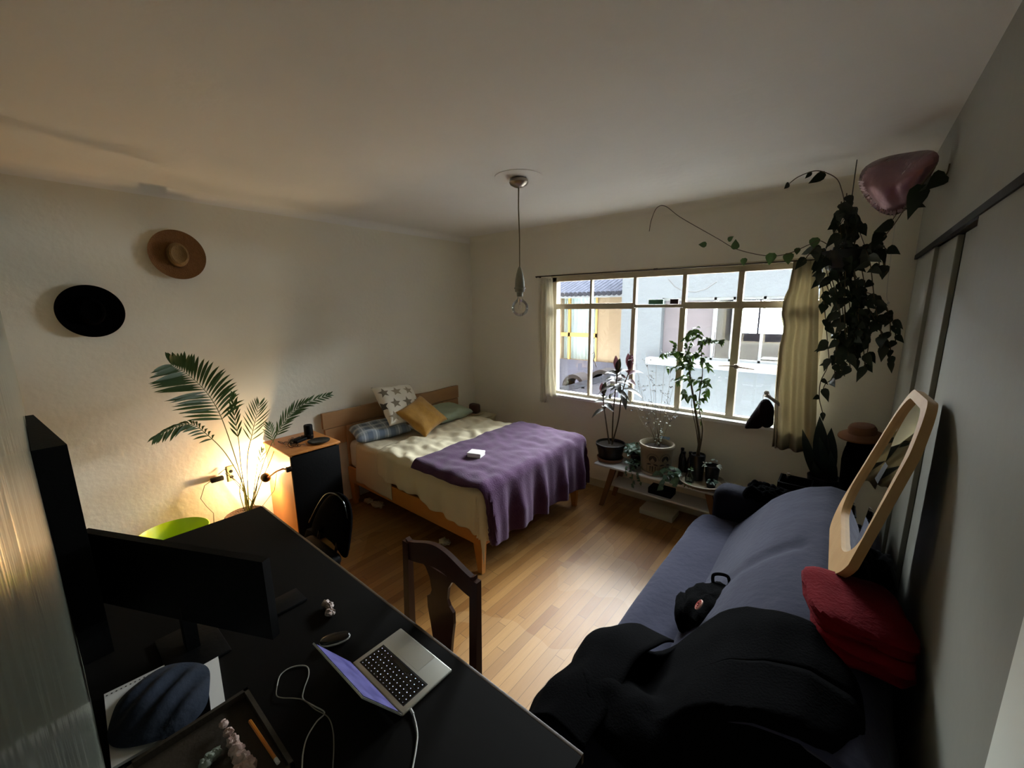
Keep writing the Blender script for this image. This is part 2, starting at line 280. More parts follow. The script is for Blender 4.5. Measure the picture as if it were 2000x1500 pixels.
# ---------------------------------------------------------------- mesh builder
class MB:
    def __init__(s): s.v = []; s.f = []; s.mi = []; s.uv = []
    def add(s, vs, fs, mi=0):
        o = len(s.v); s.v += [V(p) for p in vs]; s.f += [tuple(o+i for i in f) for f in fs]; s.mi += [mi]*len(fs); return s
    def box(s, a, b, mi=0, bev=0):
        x0, y0, z0 = (min(a[i], b[i]) for i in range(3)); x1, y1, z1 = (max(a[i], b[i]) for i in range(3))
        if bev: return s.rbox(((x0+x1)/2, (y0+y1)/2, (z0+z1)/2), ((x1-x0)/2, (y1-y0)/2, (z1-z0)/2), bev, mi)
        return s.add([(x0, y0, z0), (x1, y0, z0), (x1, y1, z0), (x0, y1, z0), (x0, y0, z1), (x1, y0, z1), (x1, y1, z1), (x0, y1, z1)],
                     [(0, 3, 2, 1), (4, 5, 6, 7), (0, 1, 5, 4), (1, 2, 6, 5), (2, 3, 7, 6), (3, 0, 4, 7)], mi)
    def rbox(s, c, h, bev, mi=0, mtx=None, seg=2):
        bm = bmesh.new(); bmesh.ops.create_cube(bm, size=2)
        for v in bm.verts: v.co = V((v.co.x*h[0], v.co.y*h[1], v.co.z*h[2]))
        bev = min(bev, min(h)*0.95)
        if bev > 0: bmesh.ops.bevel(bm, geom=bm.edges[:], offset=bev, segments=seg, affect='EDGES', profile=0.5)
        mm = Matrix.Translation(V(c)) @ (mtx.to_4x4() if mtx else Matrix())
        bm.verts.index_update()
        r = s.add([mm @ v.co for v in bm.verts], [[v.index for v in f.verts] for f in bm.faces], mi); bm.free(); return r
    def hexa(s, p, mi=0):
        """8 points bottom 4 then top 4"""
        return s.add(p, [(0, 3, 2, 1), (4, 5, 6, 7), (0, 1, 5, 4), (1, 2, 6, 5), (2, 3, 7, 6), (3, 0, 4, 7)], mi)
    def tube(s, pts, r, n=8, mi=0, cap=True):
        pts = [V(p) for p in pts]; k = len(pts)
        rs = r if isinstance(r, (list, tuple)) else [r]*k
        up = V((0, 0, 1)); rings = []; prev = None
        for i, p in enumerate(pts):
            d = (pts[min(i+1, k-1)] - pts[max(i-1, 0)])
            d = d.normalized() if d.length > 1e-9 else V((0, 0, 1))
            if prev is None:
                a = d.cross(up)
                if a.length < 0.05: a = d.cross(V((1, 0, 0)))
            else: a = prev - d*prev.dot(d)
            a.normalize(); prev = a; b = d.cross(a)
            rings.append([p + (a*math.cos(2*PI*j/n) + b*math.sin(2*PI*j/n))*rs[i] for j in range(n)])
        vs = [q for rg in rings for q in rg]; fs = []
        for i in range(k-1):
            for j in range(n):
                fs.append((i*n+j, i*n+(j+1) % n, (i+1)*n+(j+1) % n, (i+1)*n+j))
        if cap: fs += [tuple(range(n))[::-1], tuple((k-1)*n+j for j in range(n))]
        return s.add(vs, fs, mi)
    def lathe(s, c, prof, n=32, mi=0, axis=None, sx=1, sy=1):
        """prof list of (r,h)"""
        c = V(c); q = Matrix.Identity(3)
        if axis is not None: q = V((0, 0, 1)).rotation_difference(V(axis)).to_matrix()
        vs = []; fs = []
        for (r, h) in prof:
            for j in range(n): vs.append(c + q @ V((r*sx*math.cos(2*PI*j/n), r*sy*math.sin(2*PI*j/n), h)))
        for i in range(len(prof)-1):
            for j in range(n): fs.append((i*n+j, i*n+(j+1) % n, (i+1)*n+(j+1) % n, (i+1)*n+j))
        if prof[0][0] > 1e-4: fs.append(tuple(range(n))[::-1])
        if prof[-1][0] > 1e-4: fs.append(tuple((len(prof)-1)*n+j for j in range(n)))
        return s.add(vs, fs, mi)
    def sphere(s, c, r, n=16, mi=0, sc=(1, 1, 1)):
        k = n//2
        return s.lathe(c, [(max(r*math.sin(PI*i/k), 1e-5)*sc[0], -r*math.cos(PI*i/k)*sc[2]) for i in range(k+1)], n, mi)
    def blob(s, c, h, amp=0.12, fr=3, seed=0, n=36, mi=0, p=2.6, mtx=None, flat=True):
        """lumpy superellipsoid"""
        k = n//2; vs = []; fs = []; c = V(c)
        for i in range(k+1):
            th = PI*i/k
            for j in range(n):
                ph = 2*PI*j/n
                d = V((math.sin(th)*math.cos(ph), math.sin(th)*math.sin(ph), math.cos(th)))
                q = (abs(d.x)**p + abs(d.y)**p + abs(d.z)**p)**(-1/p)
                a = 1 + amp*noise.noise(d*fr + V((seed*7.1, seed*3.3, 0))) + amp*0.5*noise.noise(d*fr*2.3 + V((seed, 0, seed*5)))
                w = V((d.x*q*h[0]*a, d.y*q*h[1]*a, d.z*q*h[2]*a))
                if flat and w.z < -h[2]*0.86: w.z = -h[2]*0.86
                if mtx: w = mtx @ w
                vs.append(c+w)
        for i in range(k):
            for j in range(n): fs.append((i*n+j, (i+1)*n+j, (i+1)*n+(j+1) % n, i*n+(j+1) % n))
        return s.add(vs, fs, mi)
    def grid(s, fn, nu, nv, mi=0, close=False):
        vs = []; fs = []; uv = []
        for i in range(nu+1):
            for j in range(nv+1):
                vs.append(fn(i/nu, j/nv)); uv.append((i/nu, j/nv))
        for i in range(nu):
            for j in range(nv):
                a = i*(nv+1)+j; fs.append((a, a+nv+1, a+nv+2, a+1))
        o = len(s.v)
        for k, u in enumerate(uv): s.uv.append((o+k, u))
        return s.add(vs, fs, mi)
    def leaf(s, base, d, nrm, ln, wd, mi=0, droop=0.3, seg=5, fold=0.25, shape=0):
        base = V(base); d = V(d).normalized(); nrm = V(nrm)
        side = d.cross(nrm)
        if side.length < 0.05: side = d.cross(V((1, 0.2, 0.1)))
        side.normalize(); nn = side.cross(d).normalized()
        vs = []; fs = []
        for i in range(seg+1):
            t = i/seg
            if shape == 0: w = wd*0.5*math.sin(PI*min(t*1.0+0.02, 1))**0.8          # lance
            elif shape == 1: w = wd*0.5*(math.sin(PI*min((t+0.04)**0.62, 1)))**0.9    # heart / ovate
            else: w = wd*0.5*(1-t)**0.5*min(1, 0.6+t*2)                              # blade
            p = base + d*(ln*t) + V((0, 0, -1))*(droop*ln*t*t)
            vs += [p - side*w + nn*(w*fold), p, p + side*w + nn*(w*fold)]
        for i in range(seg):
            a = i*3; fs += [(a, a+1, a+4, a+3), (a+1, a+2, a+5, a+4)]
        return s.add(vs, fs, mi)
    def prism(s, pts, off, mi=0):
        """closed outline pts extruded by vector off"""
        n = len(pts); off = V(off)
        vs = [V(p) for p in pts] + [V(p)+off for p in pts]
        fs = [tuple(range(n))[::-1], tuple(range(n, 2*n))] + [(i, (i+1) % n, n+(i+1) % n, n+i) for i in range(n)]
        return s.add(vs, fs, mi)
WL = {}
def build(mb, name, mats, parent=None, smooth=True, sub=0, solid=0, loc=None, recalc=True, angle=40):
    me = bpy.data.meshes.new(name)
    if loc is None:
        xs = [p.x for p in mb.v]; ys = [p.y for p in mb.v]; zs = [p.z for p in mb.v]
        loc = V(((min(xs)+max(xs))/2, (min(ys)+max(ys))/2, min(zs)))
    else: loc = V(loc)
    me.from_pydata([tuple(p-loc) for p in mb.v], [], mb.f)
    if not isinstance(mats, (list, tuple)): mats = [mats]
    for mm in mats: me.materials.append(M[mm])
    me.polygons.foreach_set('material_index', mb.mi)
    if mb.uv:
        ul = me.uv_layers.new(name='UVMap'); d = dict(mb.uv)
        for lp in me.loops: ul.data[lp.index].uv = d.get(lp.vertex_index, (0, 0))
    if recalc:
        bm = bmesh.new(); bm.from_mesh(me); bmesh.ops.recalc_face_normals(bm, faces=bm.faces[:]); bm.to_mesh(me); bm.free()
    if smooth:
        me.polygons.foreach_set('use_smooth', [True]*len(me.polygons))
        try: me.set_sharp_from_angle(angle=math.radians(angle))
        except Exception: pass
    me.update()
    o = bpy.data.objects.new(name, me); COL.objects.link(o)
    WL[o.name] = loc
    if parent is not None:
        o.parent = parent; o.location = loc - WL[parent.name]
    else: o.location = loc
    if solid:
        md = o.modifiers.new('thickness', 'SOLIDIFY'); md.thickness = solid; md.offset = -1
    if sub:
        md = o.modifiers.new('smooth', 'SUBSURF'); md.levels = sub; md.render_levels = sub
    return o
def tag(o, label=None, cat=None, group=None, kind=None):
    if label: o['label'] = label
    if cat: o['category'] = cat
    if group: o['group'] = group
    if kind: o['kind'] = kind
    return o
def thing(name, loc, label, cat, group=None):
    o = bpy.data.objects.new(name, None); COL.objects.link(o); o.location = V(loc); WL[o.name] = V(loc)
    o.empty_display_size = 0.05
    return tag(o, label, cat, group)
def struct(mb, name, mats, label=None, smooth=False, parent=None, **k):
    o = build(mb, name, mats, parent, smooth, **k)
    if parent is None: o['kind'] = 'structure'
    if label: o['label'] = label
    return o

# ================================================================ THE ROOM
XL, XR, YB, ZC = -3.96, 0.285, 3.95, 2.90
def near_y(x): return -0.02 + 0.0063*x      # the near wall runs very slightly out of square
struct(MB().box((XL-0.15, -0.3, -0.12), (XR+0.7, YB+0.16, 0)), 'floor', 'floor', 'worn oak strip floor')
struct(MB().box((XL-0.15, -0.3, ZC), (XR+0.7, YB+0.16, ZC+0.15)), 'ceiling', 'ceil', 'plain white plaster ceiling')
struct(MB().box((XL-0.15, -0.3, 0), (XL, YB+0.16, ZC)), 'wall_left', 'wall', 'cream plaster wall behind the bed head')
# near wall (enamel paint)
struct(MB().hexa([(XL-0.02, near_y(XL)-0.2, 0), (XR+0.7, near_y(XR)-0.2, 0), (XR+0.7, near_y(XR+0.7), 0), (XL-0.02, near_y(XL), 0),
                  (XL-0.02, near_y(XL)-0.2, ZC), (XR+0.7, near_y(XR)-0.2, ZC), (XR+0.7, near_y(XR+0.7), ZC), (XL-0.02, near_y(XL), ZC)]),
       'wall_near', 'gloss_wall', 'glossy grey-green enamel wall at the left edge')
# window wall with opening
WX0, WX1, WZ0, WZ1 = -2.66, -0.16, 1.01, 2.335
w = MB()
w.box((XL, YB, 0), (WX0, YB+0.16, ZC)); w.box((WX1, YB, 0), (XR+0.7, YB+0.16, ZC))
w.box((WX0, YB, 0), (WX1, YB+0.16, WZ0-0.03)); w.box((WX0, YB, WZ1), (WX1, YB+0.16, ZC))
struct(w, 'wall_back', 'wall', 'cream plaster wall with the long window')
# cove where walls meet ceiling
def cove(a, b, dirs, r=0.07, n=6):
    mb = MB(); a = V(a); b = V(b); dirs = V(dirs)
    prof = [(0, 0)] + [(r - r*math.sin(t), -r + r*math.cos(t)) for t in [PI/2*i/n for i in range(n+1)]]
    prof = [(0, 0)] + [(r*(1-math.cos(PI/2*i/n)), -r*(1-math.sin(PI/2*i/n))) for i in range(n+1)]
    def P(base, p): return base + dirs*p[0] + V((0, 0, p[1]))
    k = len(prof)
    vs = [P(a, p) for p in prof] + [P(b, p) for p in prof]
    fs = [(i, (i+1) % k, k+(i+1) % k, k+i) for i in range(k)] + [tuple(range(k)), tuple(range(k, 2*k))]
    return mb.add(vs, fs)
struct(cove((XL, near_y(XL), ZC), (XL, YB, ZC), (1, 0, 0)), 'trim_1', 'ceil', 'rounded plaster cove above the left wall', smooth=True)
struct(cove((XL, YB, ZC), (XR, YB, ZC), (0, -1, 0)), 'trim_2', 'wall', 'rounded plaster cove above the window wall', smooth=True)
struct(MB().box((XL, YB-0.014, 0), (XR, YB, 0.085)), 'baseboard_back', 'cream_paint', 'low cream baseboard under the window')
# built in wardrobe along the right
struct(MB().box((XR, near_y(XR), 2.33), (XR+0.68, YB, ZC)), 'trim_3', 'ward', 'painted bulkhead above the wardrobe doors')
wb = MB(); wb.box((XR+0.12, near_y(XR), 0), (XR+0.68, YB, 2.33))
struct(wb, 'wall_right', 'gap_shade', 'wardrobe body behind the sliding doors, shade painted in')
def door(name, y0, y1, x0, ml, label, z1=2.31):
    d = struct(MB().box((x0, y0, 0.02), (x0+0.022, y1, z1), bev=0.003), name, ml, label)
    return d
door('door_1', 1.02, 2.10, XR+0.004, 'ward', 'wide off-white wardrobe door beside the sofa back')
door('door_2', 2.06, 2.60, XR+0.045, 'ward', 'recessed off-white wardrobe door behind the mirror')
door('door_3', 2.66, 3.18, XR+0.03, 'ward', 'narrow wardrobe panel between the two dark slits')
door('door_4', near_y(XR)+0.01, 1.00, XR-0.008, 'ward_lit', 'white wardrobe door at the lower right edge, light painted in', 2.31)
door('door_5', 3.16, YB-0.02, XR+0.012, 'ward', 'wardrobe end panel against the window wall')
struct(MB().box((XR-0.003, near_y(XR), 2.305), (XR+0.012, YB, 2.333)), 'trim_4', 'gap_shade', 'dark strip painted as shade under the bulkhead')  # dark strip standing in for the shadow gap above the recessed doors

# ---------------------------------------------------------------- window
YF = 3.985
zt0, zt1 = 1.985, 2.045
mull = [(-2.175, .03), (-1.69, .042), (-1.215, .05), (-0.755, .062)]
win = MB()
win.box((WX0, YF-0.03, WZ0), (WX0+0.05, YF+0.03, WZ1)); win.box((WX1-0.05, YF-0.03, WZ0), (WX1, YF+0.03, WZ1))
win.box((WX0, YF-0.03, WZ1-0.045), (WX1, YF+0.03, WZ1)); win.box((WX0, YF-0.03, WZ0), (WX1, YF+0.03, WZ0+0.03))
wo = struct(win, 'window_1', 'frame', 'long cream steel window in ten panes', smooth=False)
WL[wo.name] = WL[wo.name]
xs = [WX0+0.04] + [mm_[0] for mm_ in mull] + [WX1-0.04]
for (mx, mw) in mull:
    mb = MB(); mb.box((mx-mw/2, YF-0.035, WZ0+0.02), (mx+mw/2, YF+0.025, zt0+0.01), bev=0.004); mb.box((mx-mw*0.36, YF-0.03, zt1-0.02), (mx+mw*0.36, YF+0.02, WZ1-0.03), bev=0.004)
    struct(mb, 'mullion', 'frame', parent=wo)
for i in range(5):
    a, b = xs[i], xs[i+1]; thin = (i == 2)
    struct(MB().box((a, YF-(0.02 if thin else 0.04), zt0 if not thin else zt0+0.012), (b, YF+0.025, zt1-(0.018 if thin else 0)), bev=0.004), 'transom', 'frame', parent=wo)
    struct(MB().box((a, YF-0.002, WZ0+0.02), (b, YF+0.002, zt0+0.01)), 'pane', 'glass', parent=wo)
    struct(MB().box((a, YF-0.002, zt1-0.02), (b, YF+0.002, WZ1-0.03)), 'pane', 'glass', parent=wo)
# latch with two levers
lt = MB(); c0 = ay(1438, 716, YF-0.06)
lt.lathe(c0, [(0.022, -0.012), (0.026, 0), (0.018, 0.014)], 20, axis=(0, -1, 0)); 
lt.tube([c0+V((-0.14, -0.015, 0.0)), c0+V((-0.05, -0.012, 0.006)), c0], [0.005, 0.007, 0.01], 8)
lt.tube([c0+V((0.14, -0.015, -0.01)), c0+V((0.05, -0.012, -0.004)), c0], [0.005, 0.007, 0.01], 8)
struct(lt, 'window_handle', 'metal', 'steel latch with two long levers', parent=wo, smooth=True)
lt = MB(); c0 = ay(1155, 692, YF-0.05)
lt.tube([c0, c0+V((0.05, -0.02, 0.03)), c0+V((0.055, -0.02, -0.02)), c0+V((0.04, -0.02, -0.05)), c0+V((0.075, -0.02, -0.13))], 0.005, 8)
struct(lt, 'window_stay', 'metal', 'curled metal window hook', parent=wo, smooth=True)
struct(MB().box((WX0-0.02, YB-0.075, WZ0-0.03), (WX1+0.02, YF+0.02, WZ0+0.002), bev=0.006), 'window_sill', 'sill', 'bright white sill', parent=wo)
struct(MB().box((WX0-0.01, YB-0.012, WZ1-0.0), (WX1+0.1, YB+0.03, WZ1+0.03)), 'window_head', 'frame', parent=wo)
# things resting on the transom
a = ay(1269, 597, YF-0.01)
pk = MB(); pk.box((a.x, YF-0.045, zt1-0.018), (a.x+0.14, YF-0.02, zt1+0.028), bev=0.003)
tag(build(pk, 'packet', 'teal_pack'), 'small mint green packet standing on the window transom', 'packet')
pk = MB(); pk.box((a.x+0.205, YF-0.045, zt1-0.018), (a.x+0.28, YF-0.02, zt1+0.03), bev=0.003)
tag(build(pk, 'packet', 'plum_pack'), 'small dark plum packet standing on the window transom', 'packet')
# curtain rod
rd = thing('curtain_rod', (-1.5, 3.87, 2.345), 'thin dark curtain rod across the top of the window', 'curtain rod')
build(MB().tube([(-2.84, 3.87, 2.352), (-1.5, 3.87, 2.345), (-0.14, 3.87, 2.34)], 0.006, 8), 'rod', 'steel_dark', rd)
for x in (-2.83, -1.47, -0.2):
    build(MB().tube([(x, 3.87, 2.347), (x, 3.90, 2.352), (x, 3.95, 2.352)], [0.010, 0.006, 0.012], 8), 'bracket', 'steel_dark', rd)
# curtains
def curtain(name, mats, fx0, fx1, z0, z1, folds, depth, y0, label, nu=60, hem=True, parent=None):
    def fn(u, v):
        z = z1 + (z0 - z1)*v
        a, b = fx0(v), fx1(v)
        x = a + (b-a)*u
        y = y0 + depth*math.sin(u*folds*2*PI + 0.8*math.sin(v*3))*(0.55+0.45*v) + 0.012*noise.noise(V((u*6, v*3, 1)))
        z += 0.003*math.sin(u*folds*2*PI)*v
        return V((x, y, z))
    mb = MB().grid(fn, nu, 30)
    return build(mb, name, mats, parent, solid=0.0015)
lc = thing('curtain', (-2.66, 3.85, 0.95), 'narrow beige and white curtain at the left side of the window', 'curtain', 'window curtains')
curtain('lining', 'curtain_white', lambda v: -2.79+0.0*v-0.015*math.sin(v*5), lambda v: -2.665-0.02*math.sin(v*4), 0.90, 2.335, 3, 0.014, 3.865, '', parent=lc)
curtain('panel', 'curtain_white', lambda v: -2.70+0.01*math.sin(v*5), lambda v: -2.62+0.085*v**0.6+0.012*math.sin(v*7), 0.985, 2.32, 2.5, 0.014, 3.85, '', parent=lc)
rc = thing('curtain', (-0.26, 3.85, 0.84), 'wide beige curtain bunched at the right side of the window', 'curtain', 'window curtains')
def rl(v):
    k = [(0, -.39), (.12, -.40), (.2, -.43), (.26, -.43), (.33, -.405), (.45, -.42), (.6, -.415), (1, -.392)]
    for (a0, b0), (a1, b1) in zip(k, k[1:]):
        if v <= a1: t = (v-a0)/(a1-a0); t = t*t*(3-2*t); return b0+(b1-b0)*t
    return k[-1][1]
curtain('panel', 'curtain', rl, lambda v: -0.245+0.14*v**0.8, 0.855, 2.335, 3, 0.028, 3.84, '', nu=90, parent=rc)
curtain('edge_panel', 'curtain_white', lambda v: rl(v)-0.004, lambda v: rl(v)+0.03, 0.845, 2.30, 1, 0.006, 3.865, '', nu=16, parent=rc)
# peg and dark cloth hanging in front of the curtain
p0 = ay(1496, 770, 3.80); p1 = ay(1527, 794, 3.86)
pg = MB(); pg.tube([p0, p0+(p1-p0)*0.25, p1, p1+V((0.05, 0.06, -0.03))], [0.022, 0.013, 0.015, 0.015], 10); pg.sphere(p0+V((0.004, 0, 0.012)), 0.02, 12)
tag(build(pg, 'peg', 'bone'), 'pale knobbed peg sticking out beside the right curtain', 'peg')
hc = thing('cloth_bag', ay(1488, 838, 3.78), 'dark burgundy cloth bag hanging by a ring below the window', 'bag')
outl = [(1490, 778), (1502, 778), (1511, 790), (1514, 802), (1511, 815), (1513, 824), (1508, 836), (1493, 837), (1490, 830), (1486, 838), (1476, 838), (1465, 836), (1450, 840), (1457, 824), (1470, 806), (1480, 792), (1485, 784)]
cb = MB(); C0 = V((0, 0, 0))
pts = [ay(x, y, 3.78) for x, y in outl]
for p in pts: C0 += p/len(pts)
n = len(pts); vs = []; fs = []
for ring, (sc, yo) in enumerate(((1.0, 0.0), (0.93, -0.03), (0.6, -0.055), (0.25, -0.06), (0.93, 0.02), (0.6, 0.035), (0.25, 0.04))):
    for k, p in enumerate(pts): vs.append(C0 + (p-C0)*sc + V((0, yo + 0.012*math.sin(k*2.2)*sc, 0)))
for a_, b_ in ((0, 1), (1, 2), (2, 3), (0, 4), (4, 5), (5, 6)):
    for k in range(n): fs.append((a_*n+k, a_*n+(k+1) % n, b_*n+(k+1) % n, b_*n+k))
fs.append(tuple(3*n+k for k in range(n))); fs.append(tuple(6*n+k for k in range(n)))
cb.add(vs, fs)
build(cb, 'bag_body', 'burgundy', hc, sub=1)
rc0 = ay(1496, 778, 3.78)
build(MB().tube([rc0+V((0.022*math.cos(t), 0, 0.026*math.sin(t)+0.012)) for t in [2*PI*i/20 for i in range(21)]], 0.0025, 6), 'ring', 'metal', hc)

# ================================================================ OUTSIDE
ow = thing('neighbour_building', (-1.0, 8.0, -4), 'pale blue-white stuccoed house across the courtyard with a wide window', 'building')
def wpx(x, y, Y=8.0): return ay(x, y, Y)
fx0, fx1, fz0, fz1 = -2.85, 1.6, 1.0, 2.14
mb = MB()
mb.box((-3.68, 8.0, -4), (fx0, 8.25, 3.3)); mb.box((fx1, 8.0, -4), (4.5, 8.25, 3.3)); mb.box((fx0, 8.0, -4), (fx1, 8.25, fz0)); mb.box((fx0, 8.0, fz1), (fx1, 8.25, 3.3))
mb.box((-3.68, 8.25, -4), (-3.45, 12, 3.3))
build(mb, 'wall', 'stucco_white', ow, False)
build(MB().box((-3.05, 7.80, 0.87), (2.0, 8.02, 1.0), bev=0.01), 'window_ledge', 'ext_white', ow, False)
mb = MB(); mb.box((-3.45, 8.25, 0.2), (-3.4, 11.0, 2.6)); mb.box((-3.4, 8.25, 2.55), (4.0, 11.0, 2.6)); mb.box((-3.4, 8.25, 0.15), (4.0, 11.0, 0.2))
# back wall of that room with an opening to the sky
q0 = ay(1440, 608, 11.0); q1 = ay(1500, 652, 11.0)
mb.box((-3.4, 11.0, 0.2), (q0.x, 11.1, 2.6)); mb.box((2.6, 11.0, 0.2), (4.0, 11.1, 2.6)); mb.box((q0.x, 11.0, 0.2), (2.6, 11.1, q1.z)); mb.box((q0.x, 11.0, q0.z+0.25), (2.6, 11.1, 2.6))
build(mb, 'inner_room', 'ext_grey', ow, False)
build(MB().box((fx0, 8.16, fz0), (-1.9, 8.2, fz1)), 'grey_panel', 'ext_grey', ow, False)
pf = MB()
for xm in (-1.93, -1.62, -1.16, -0.7, -0.25, 0.2): pf.box((xm-0.02, 8.1, fz0), (xm+0.02, 8.14, fz1))
pf.box((fx0, 8.1, fz1-0.05), (fx1, 8.14, fz1)); pf.box((fx0, 8.1, fz0), (fx1, 8.14, fz0+0.04))
fr_ = build(pf, 'window', 'ext_white', ow, False)
build(MB().box((-1.9, 8.118, fz0), (fx1, 8.122, fz1)), 'pane', 'glass', fr_, False)
for xm in (0.0, 0.55, 1.1): build(MB().box((q0.x+0.45+xm, 10.95, q1.z), (q0.x+0.49+xm, 11.0, q0.z+0.25)), 'window_bar', 'ext_grey', ow, False)
# furniture glimpsed in that room
fn_ = MB(); fn_.box((-1.3, 9.2, 0.2), (-0.2, 9.6, 0.95)); 
tag(build(fn_, 'cupboard', 'black', None, False), 'low dark cupboard seen inside the room across the courtyard', 'cupboard')
wire = MB().tube([ay(x, y, 7.9) for x, y in ((1305, 545), (1318, 560), (1335, 569), (1360, 570), (1380, 564), (1400, 550))], 0.008, 6)
tag(build(wire, 'cable', 'cable_dark'), 'thin sagging cable high on the opposite white house wall', 'cable')
# yellow house
yw = thing('neighbour_building', (-5.5, 9.0, -4), 'ochre yellow house with yellow window bars and tiled eaves', 'building')
a, b = ay(1097, 585, 9.0), ay(1165, 706, 9.0)
yx0, yx1, yz1, yz0 = a.x, b.x, 2.26, b.z
mb = MB(); mb.box((-9, 9.0, -4), (yx0, 9.3, 2.35)); mb.box((yx1, 9.0, -4), (-3.45, 9.3, 2.35)); mb.box((yx0, 9.0, yz0-0.0), (yx1, 9.3, yz0+0.001)); mb.box((yx0, 9.0, yz1), (yx1, 9.3, 2.35))
build(mb, 'wall', 'stucco_yellow', yw, False)
build(MB().box((-9, 8.97, -4), (-3.7, 9.0, yz0)).box((yx0, 9.0, -4), (yx1, 9.2, yz0)), 'lower_wall', 'stucco_grey', yw, False)
mb = MB(); zb = ay(1130, 654, 9).z; xb = ay(1112, 640, 9).x
mb.box((yx0, 8.98, zb-0.05), (yx1, 9.04, zb+0.05)); mb.box((xb-0.03, 8.98, yz0), (xb+0.03, 9.04, yz1)); mb.box((yx1-0.05, 8.98, yz0), (yx1, 9.04, yz1)); mb.box((yx0, 8.98, yz1-0.06), (yx1, 9.04, yz1))
yf = build(mb, 'window', 'ext_yellow', yw, False)
build(MB().grid(lambda u, v: V((yx0+(yx1-yx0)*u, 9.14+0.02*math.sin(u*60), yz0+(yz1-yz0)*v)), 120, 2), 'net_curtain', 'ext_curtain', yf)
et = MB()
for i in range(46):
    x = -8.8 + i*0.122
    et.tube([(x, 8.62, 2.28), (x, 9.6, 2.62)], 0.058, 8)
build(et, 'eaves_tiles', 'tile', yw)
build(MB().box((-9, 8.7, 2.20), (-3.7, 8.98, 2.26)), 'eaves_board', 'ext_white', yw, False)
build(MB().hexa([(-9, 8.66, 2.26), (-3.35, 8.66, 2.26), (-3.35, 12, 2.5), (-9, 12, 2.5), (-9, 8.66, 2.33), (-3.35, 8.66, 2.33), (-3.35, 12, 3.4), (-9, 12, 3.4)]), 'roof', 'tile', yw, False)
# drain pipe
tag(build(MB().tube([(yx0-0.02, 8.85, -4), (yx0-0.02, 8.85, 2.2)], 0.05, 10), 'drain_pipe', 'stucco_grey'), 'grey drain pipe left of the yellow window across the courtyard', 'pipe')
# parapet with half-round tiles
pp = thing('parapet', (-3.8, 6.5, -4), 'grey rendered parapet wall stepping up below the window view', 'wall')
P1, P2, P3 = ay(1092, 768, 6.5), ay(1150, 752, 6.5), ay(1187, 741, 6.5)
mb = MB(); mb.prism([(-6.0, 6.5, -4), (-3.15, 6.5, -4), (-3.15, 6.5, P3.z), (P2.x, 6.5, P2.z-0.01), (P1.x, 6.5, P1.z), (-6.0, 6.5, P1.z-0.7)], (0, 0.25, 0))
build(mb, 'parapet_wall', 'stucco_grey', pp, False)
mb = MB().prism([(-6.0, 6.42, P1.z-0.7), (P1.x, 6.42, P1.z), (-3.10, 6.42, P3.z+0.02), (-3.10, 6.42, P3.z+0.13), (P1.x, 6.42, P1.z+0.11), (-6.0, 6.42, P1.z-0.6)], (0, 0.4, 0))
build(mb, 'capping', 'tile', pp, False)
for k, (x, y, r, lb) in enumerate(((1126, 733, 0.24, 'grey half-round clay tile standing on the parapet, nearest the left curtain'), (1180, 727, 0.26, 'grey half-round clay tile standing on the parapet, behind the potted stems'))):
    c = ay(x, y+9, 6.62); mb = MB()
    ar = [(c.x+r*math.cos(t), 6.5, c.z-0.12+r*1.0*math.sin(t)) for t in [PI*i/16 for i in range(17)]]
    ar += [(c.x+(r-0.07)*math.cos(t), 6.5, c.z-0.12+(r-0.07)*math.sin(t)) for t in [PI*(16-i)/16 for i in range(17)]]
    mb.prism(ar, (0, 0.35, 0))
    tag(build(mb, 'roof_tile', 'clay_tile'), lb, 'tile', 'clay tiles on the parapet')
struct(MB().box((-12, 4.12, -0.9), (8, 7.78, -0.7)), 'floor_bounce', 'bounce_white', 'unseen white surface added below the window to bounce light up')  # unseen reflector added to throw daylight up onto the ceiling
struct(MB().box((-12.2, 4.12, -4), (-12, 13, 9)).box((8, 4.12, -4), (8.2, 13, 9)), 'wall_skyblock', 'brick', 'unseen side walls added to block sky from the courtyard')  # unseen walls added to cut sky light on the opposite facade
struct(MB().box((-12, YB+0.0, ZC+0.16), (8, YB+0.16, 14)).box((-12, YB, -4), (XL-0.16, YB+0.16, ZC+0.16)).box((XR+0.72, YB, -4), (8, YB+0.16, ZC+0.16)).box((XL-.16, YB, -4), (XR+.72, YB+.16, -.13)), 'wall_exterior', 'brick', 'unseen outer face of this apartment building, made tall to block sky')  # unseen height built up to keep sky light off the opposite facade

# ================================================================ CEILING LAMP
PX, PY = -1.876, 2.36
pl = thing('pendant_lamp', (PX, PY, ZC), 'bare round bulb hanging on a thin cord from a metal rosette', 'lamp')
build(MB().lathe((PX, PY, ZC), [(0.165, 0.0), (0.165, -0.004), (0.14, -0.009), (0.10, -0.006), (0.07, -0.007), (0.03, -0.005)], 48), 'plaster_ring', 'ceil', pl)
build(MB().lathe((PX, PY, ZC-0.006), [(0.035, 0), (0.062, -0.012), (0.066, -0.03), (0.058, -0.044), (0.032, -0.058), (0.012, -0.064), (0.001, -0.066)], 40), 'rosette', 'metal', pl)
zb = 2.30
build(MB().tube([(PX, PY, ZC-0.06), (PX-0.004, PY, 2.7), (PX+0.004, PY, 2.5), (PX+0.003, PY, zb)], 0.0042, 8), 'flex', 'cord', pl)
build(MB().lathe((PX+0.003, PY, zb), [(0.006, 0.005), (0.014, -0.01), (0.026, -0.05), (0.033, -0.09), (0.036, -0.14), (0.042, -0.142), (0.042, -0.15), (0.036, -0.152), (0.035, -0.172), (0.024, -0.176), (0.022, -0.205), (0.001, -0.207)], 28), 'socket', 'socket_grey', pl)
bc = V((PX+0.003, PY, zb-0.285))
